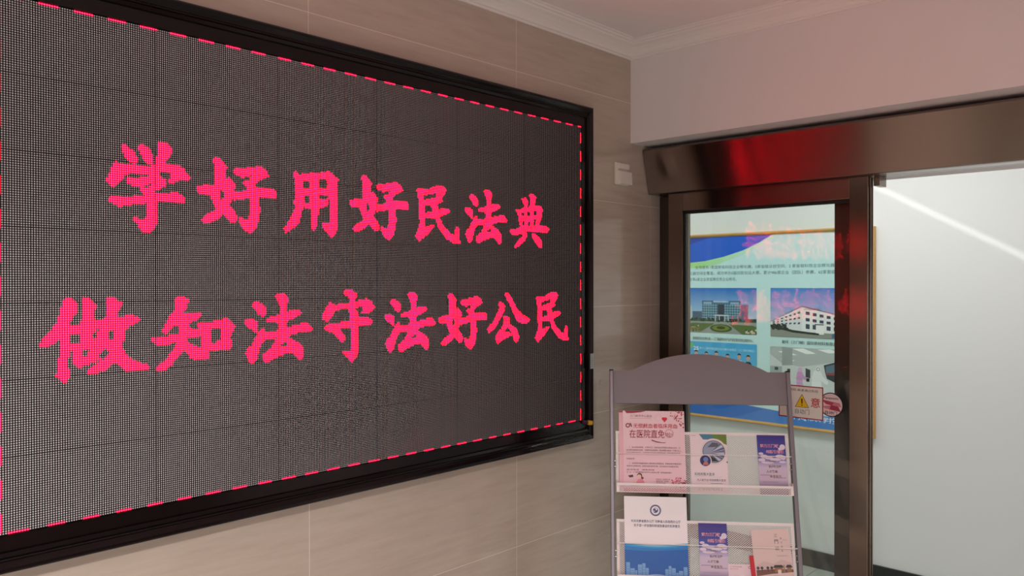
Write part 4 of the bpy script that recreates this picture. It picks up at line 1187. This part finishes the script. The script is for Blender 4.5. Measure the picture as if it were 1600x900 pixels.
# small white card, red folder and beige booklet
s = Sheet(0.0800, 0.0680, 0.0010, (230, 208, 216))
s.text('三门峡市科技创新', 0.0060, 0.0580, 0.0040, (180, 60, 80), 0.036, 0.01)
s.text('服务指南', 0.0060, 0.0520, 0.0034, (190, 90, 104), 0.024, 0.0)
s.ring(0.0660, 0.0585, 0.0026, 0.0040, (180, 40, 64), 20)
s.disc(0.0700, 0.0560, 0.0012, (180, 40, 64), 8)
s.disc(0.042, 0.030, 0.008, (236, 218, 222), 20)
s.build('white_card', lean(0.0690, B1, 0.068, 0.0135, 0.0090), 'small pinkish white card with tiny red print standing low in the second shelf', 'card')
s = Sheet(0.0135, 0.0950, 0.0040, (196, 16, 40), (170, 10, 34))
s.build('red_folder', lean(0.1405, B1, 0.095, 0.0180, 0.0100, 0.06), 'narrow red folder edge between the small white card and the beige booklet', 'folder')
s = Sheet(0.1180, 0.1740, 0.0022, (222, 196, 194), (200, 176, 176))
s.rect(0, 0.0, 0.118, 0.174, (214, 186, 184), (224, 198, 196))
s.text('三', 0.0700, 0.1500, 0.0090, (70, 56, 58), 0.0110, 0.0)
s.text('門', 0.0700, 0.1300, 0.0130, (50, 42, 46), 0.0120, 0.01)
s.text('峡', 0.0700, 0.1090, 0.0130, (80, 66, 68), 0.0120, 0.0)
for k, ch in enumerate('黄河明珠'):
    s.text(ch, 0.0880, 0.1420 - k * 0.0125, 0.0065, (120, 100, 104), 0.0060, 0.0)
s.text('天鹅之城', 0.0950, 0.1380, 0.0040, (170, 146, 148), 0.0150, 0.0)
s.disc(0.0900, 0.0930, 0.0200, (196, 170, 178), 20, 0.0020)
s.poly([(0, 0.062), (0.030, 0.078), (0.060, 0.070), (0.085, 0.082), (0.118, 0.070), (0.118, 0.050), (0, 0.050)], (206, 178, 178))
s.poly([(0.004, 0.034), (0.050, 0.040), (0.118, 0.044), (0.118, 0.052), (0.060, 0.054), (0.004, 0.052)], (120, 78, 70))
for x in (0.006, 0.018, 0.036, 0.048):
    s.disc(x + 0.004, 0.058, 0.0045, (66, 58, 60), 12)
    s.rect(x + 0.003, 0.046, x + 0.005, 0.056, (80, 56, 50))
for x, w_ in ((0.058, 0.030), (0.096, 0.019)):
    s.poly([(x - 0.002, 0.058), (x + w_ + 0.002, 0.058), (x + w_ - 0.004, 0.066), (x + 0.004, 0.066)], (60, 54, 56))
    s.rect(x + 0.003, 0.044, x + w_ - 0.003, 0.058, (150, 110, 80))
s.rect(0.088, 0.044, 0.092, 0.066, (150, 126, 100))
s.rect(0.070, 0.038, 0.080, 0.052, (226, 204, 200))
s.poly([(0.0, 0.028), (0.060, 0.034), (0.118, 0.030), (0.060, 0.030)], (130, 108, 108))
s.build('beige_booklet', lean(0.1530, B1, 0.174, 0.0190, 0.0050, 0.05), 'pinkish beige booklet with ink drawing of old buildings, right end of the second shelf', 'booklet')

# ------------------------------------------------------------------ lamps
def panel_lamp(x, y, z, sx, sy, label, group=None):
    t = thing('ceiling_lamp', label, 'ceiling lamp', (x, y, z), 0, group)
    mb = MB()
    for a in ((-sx, -sy, sx, -sy + 0.02), (-sx, sy - 0.02, sx, sy), (-sx, -sy + 0.02, -sx + 0.02, sy - 0.02), (sx - 0.02, -sy + 0.02, sx, sy - 0.02)):
        mb.box((a[0], a[1], -0.020), (a[2], a[3], -0.0005))
    mb.build('frame', M_WHITEP, t)
    mb = MB()
    mb.box((-sx + 0.02, -sy + 0.02, -0.010), (sx - 0.02, sy - 0.02, -0.0005))
    mb.build('diffuser', M_LAMP, t)
    return t


panel_lamp(LOBBY_LAMP[0], LOBBY_LAMP[1], CEIL, 0.17, 0.17, 'square ceiling panel lamp lighting the tiled lobby')
for x, where in ((0.35, 'above the notice board'), (2.30, 'right of the notice board, over the open doorway'), (-1.5, 'left of the notice board')):
    panel_lamp(x, 1.25, 2.70, 0.47, 0.25, 'rectangular corridor ceiling lamp ' + where, 'corridor ceiling lamps')
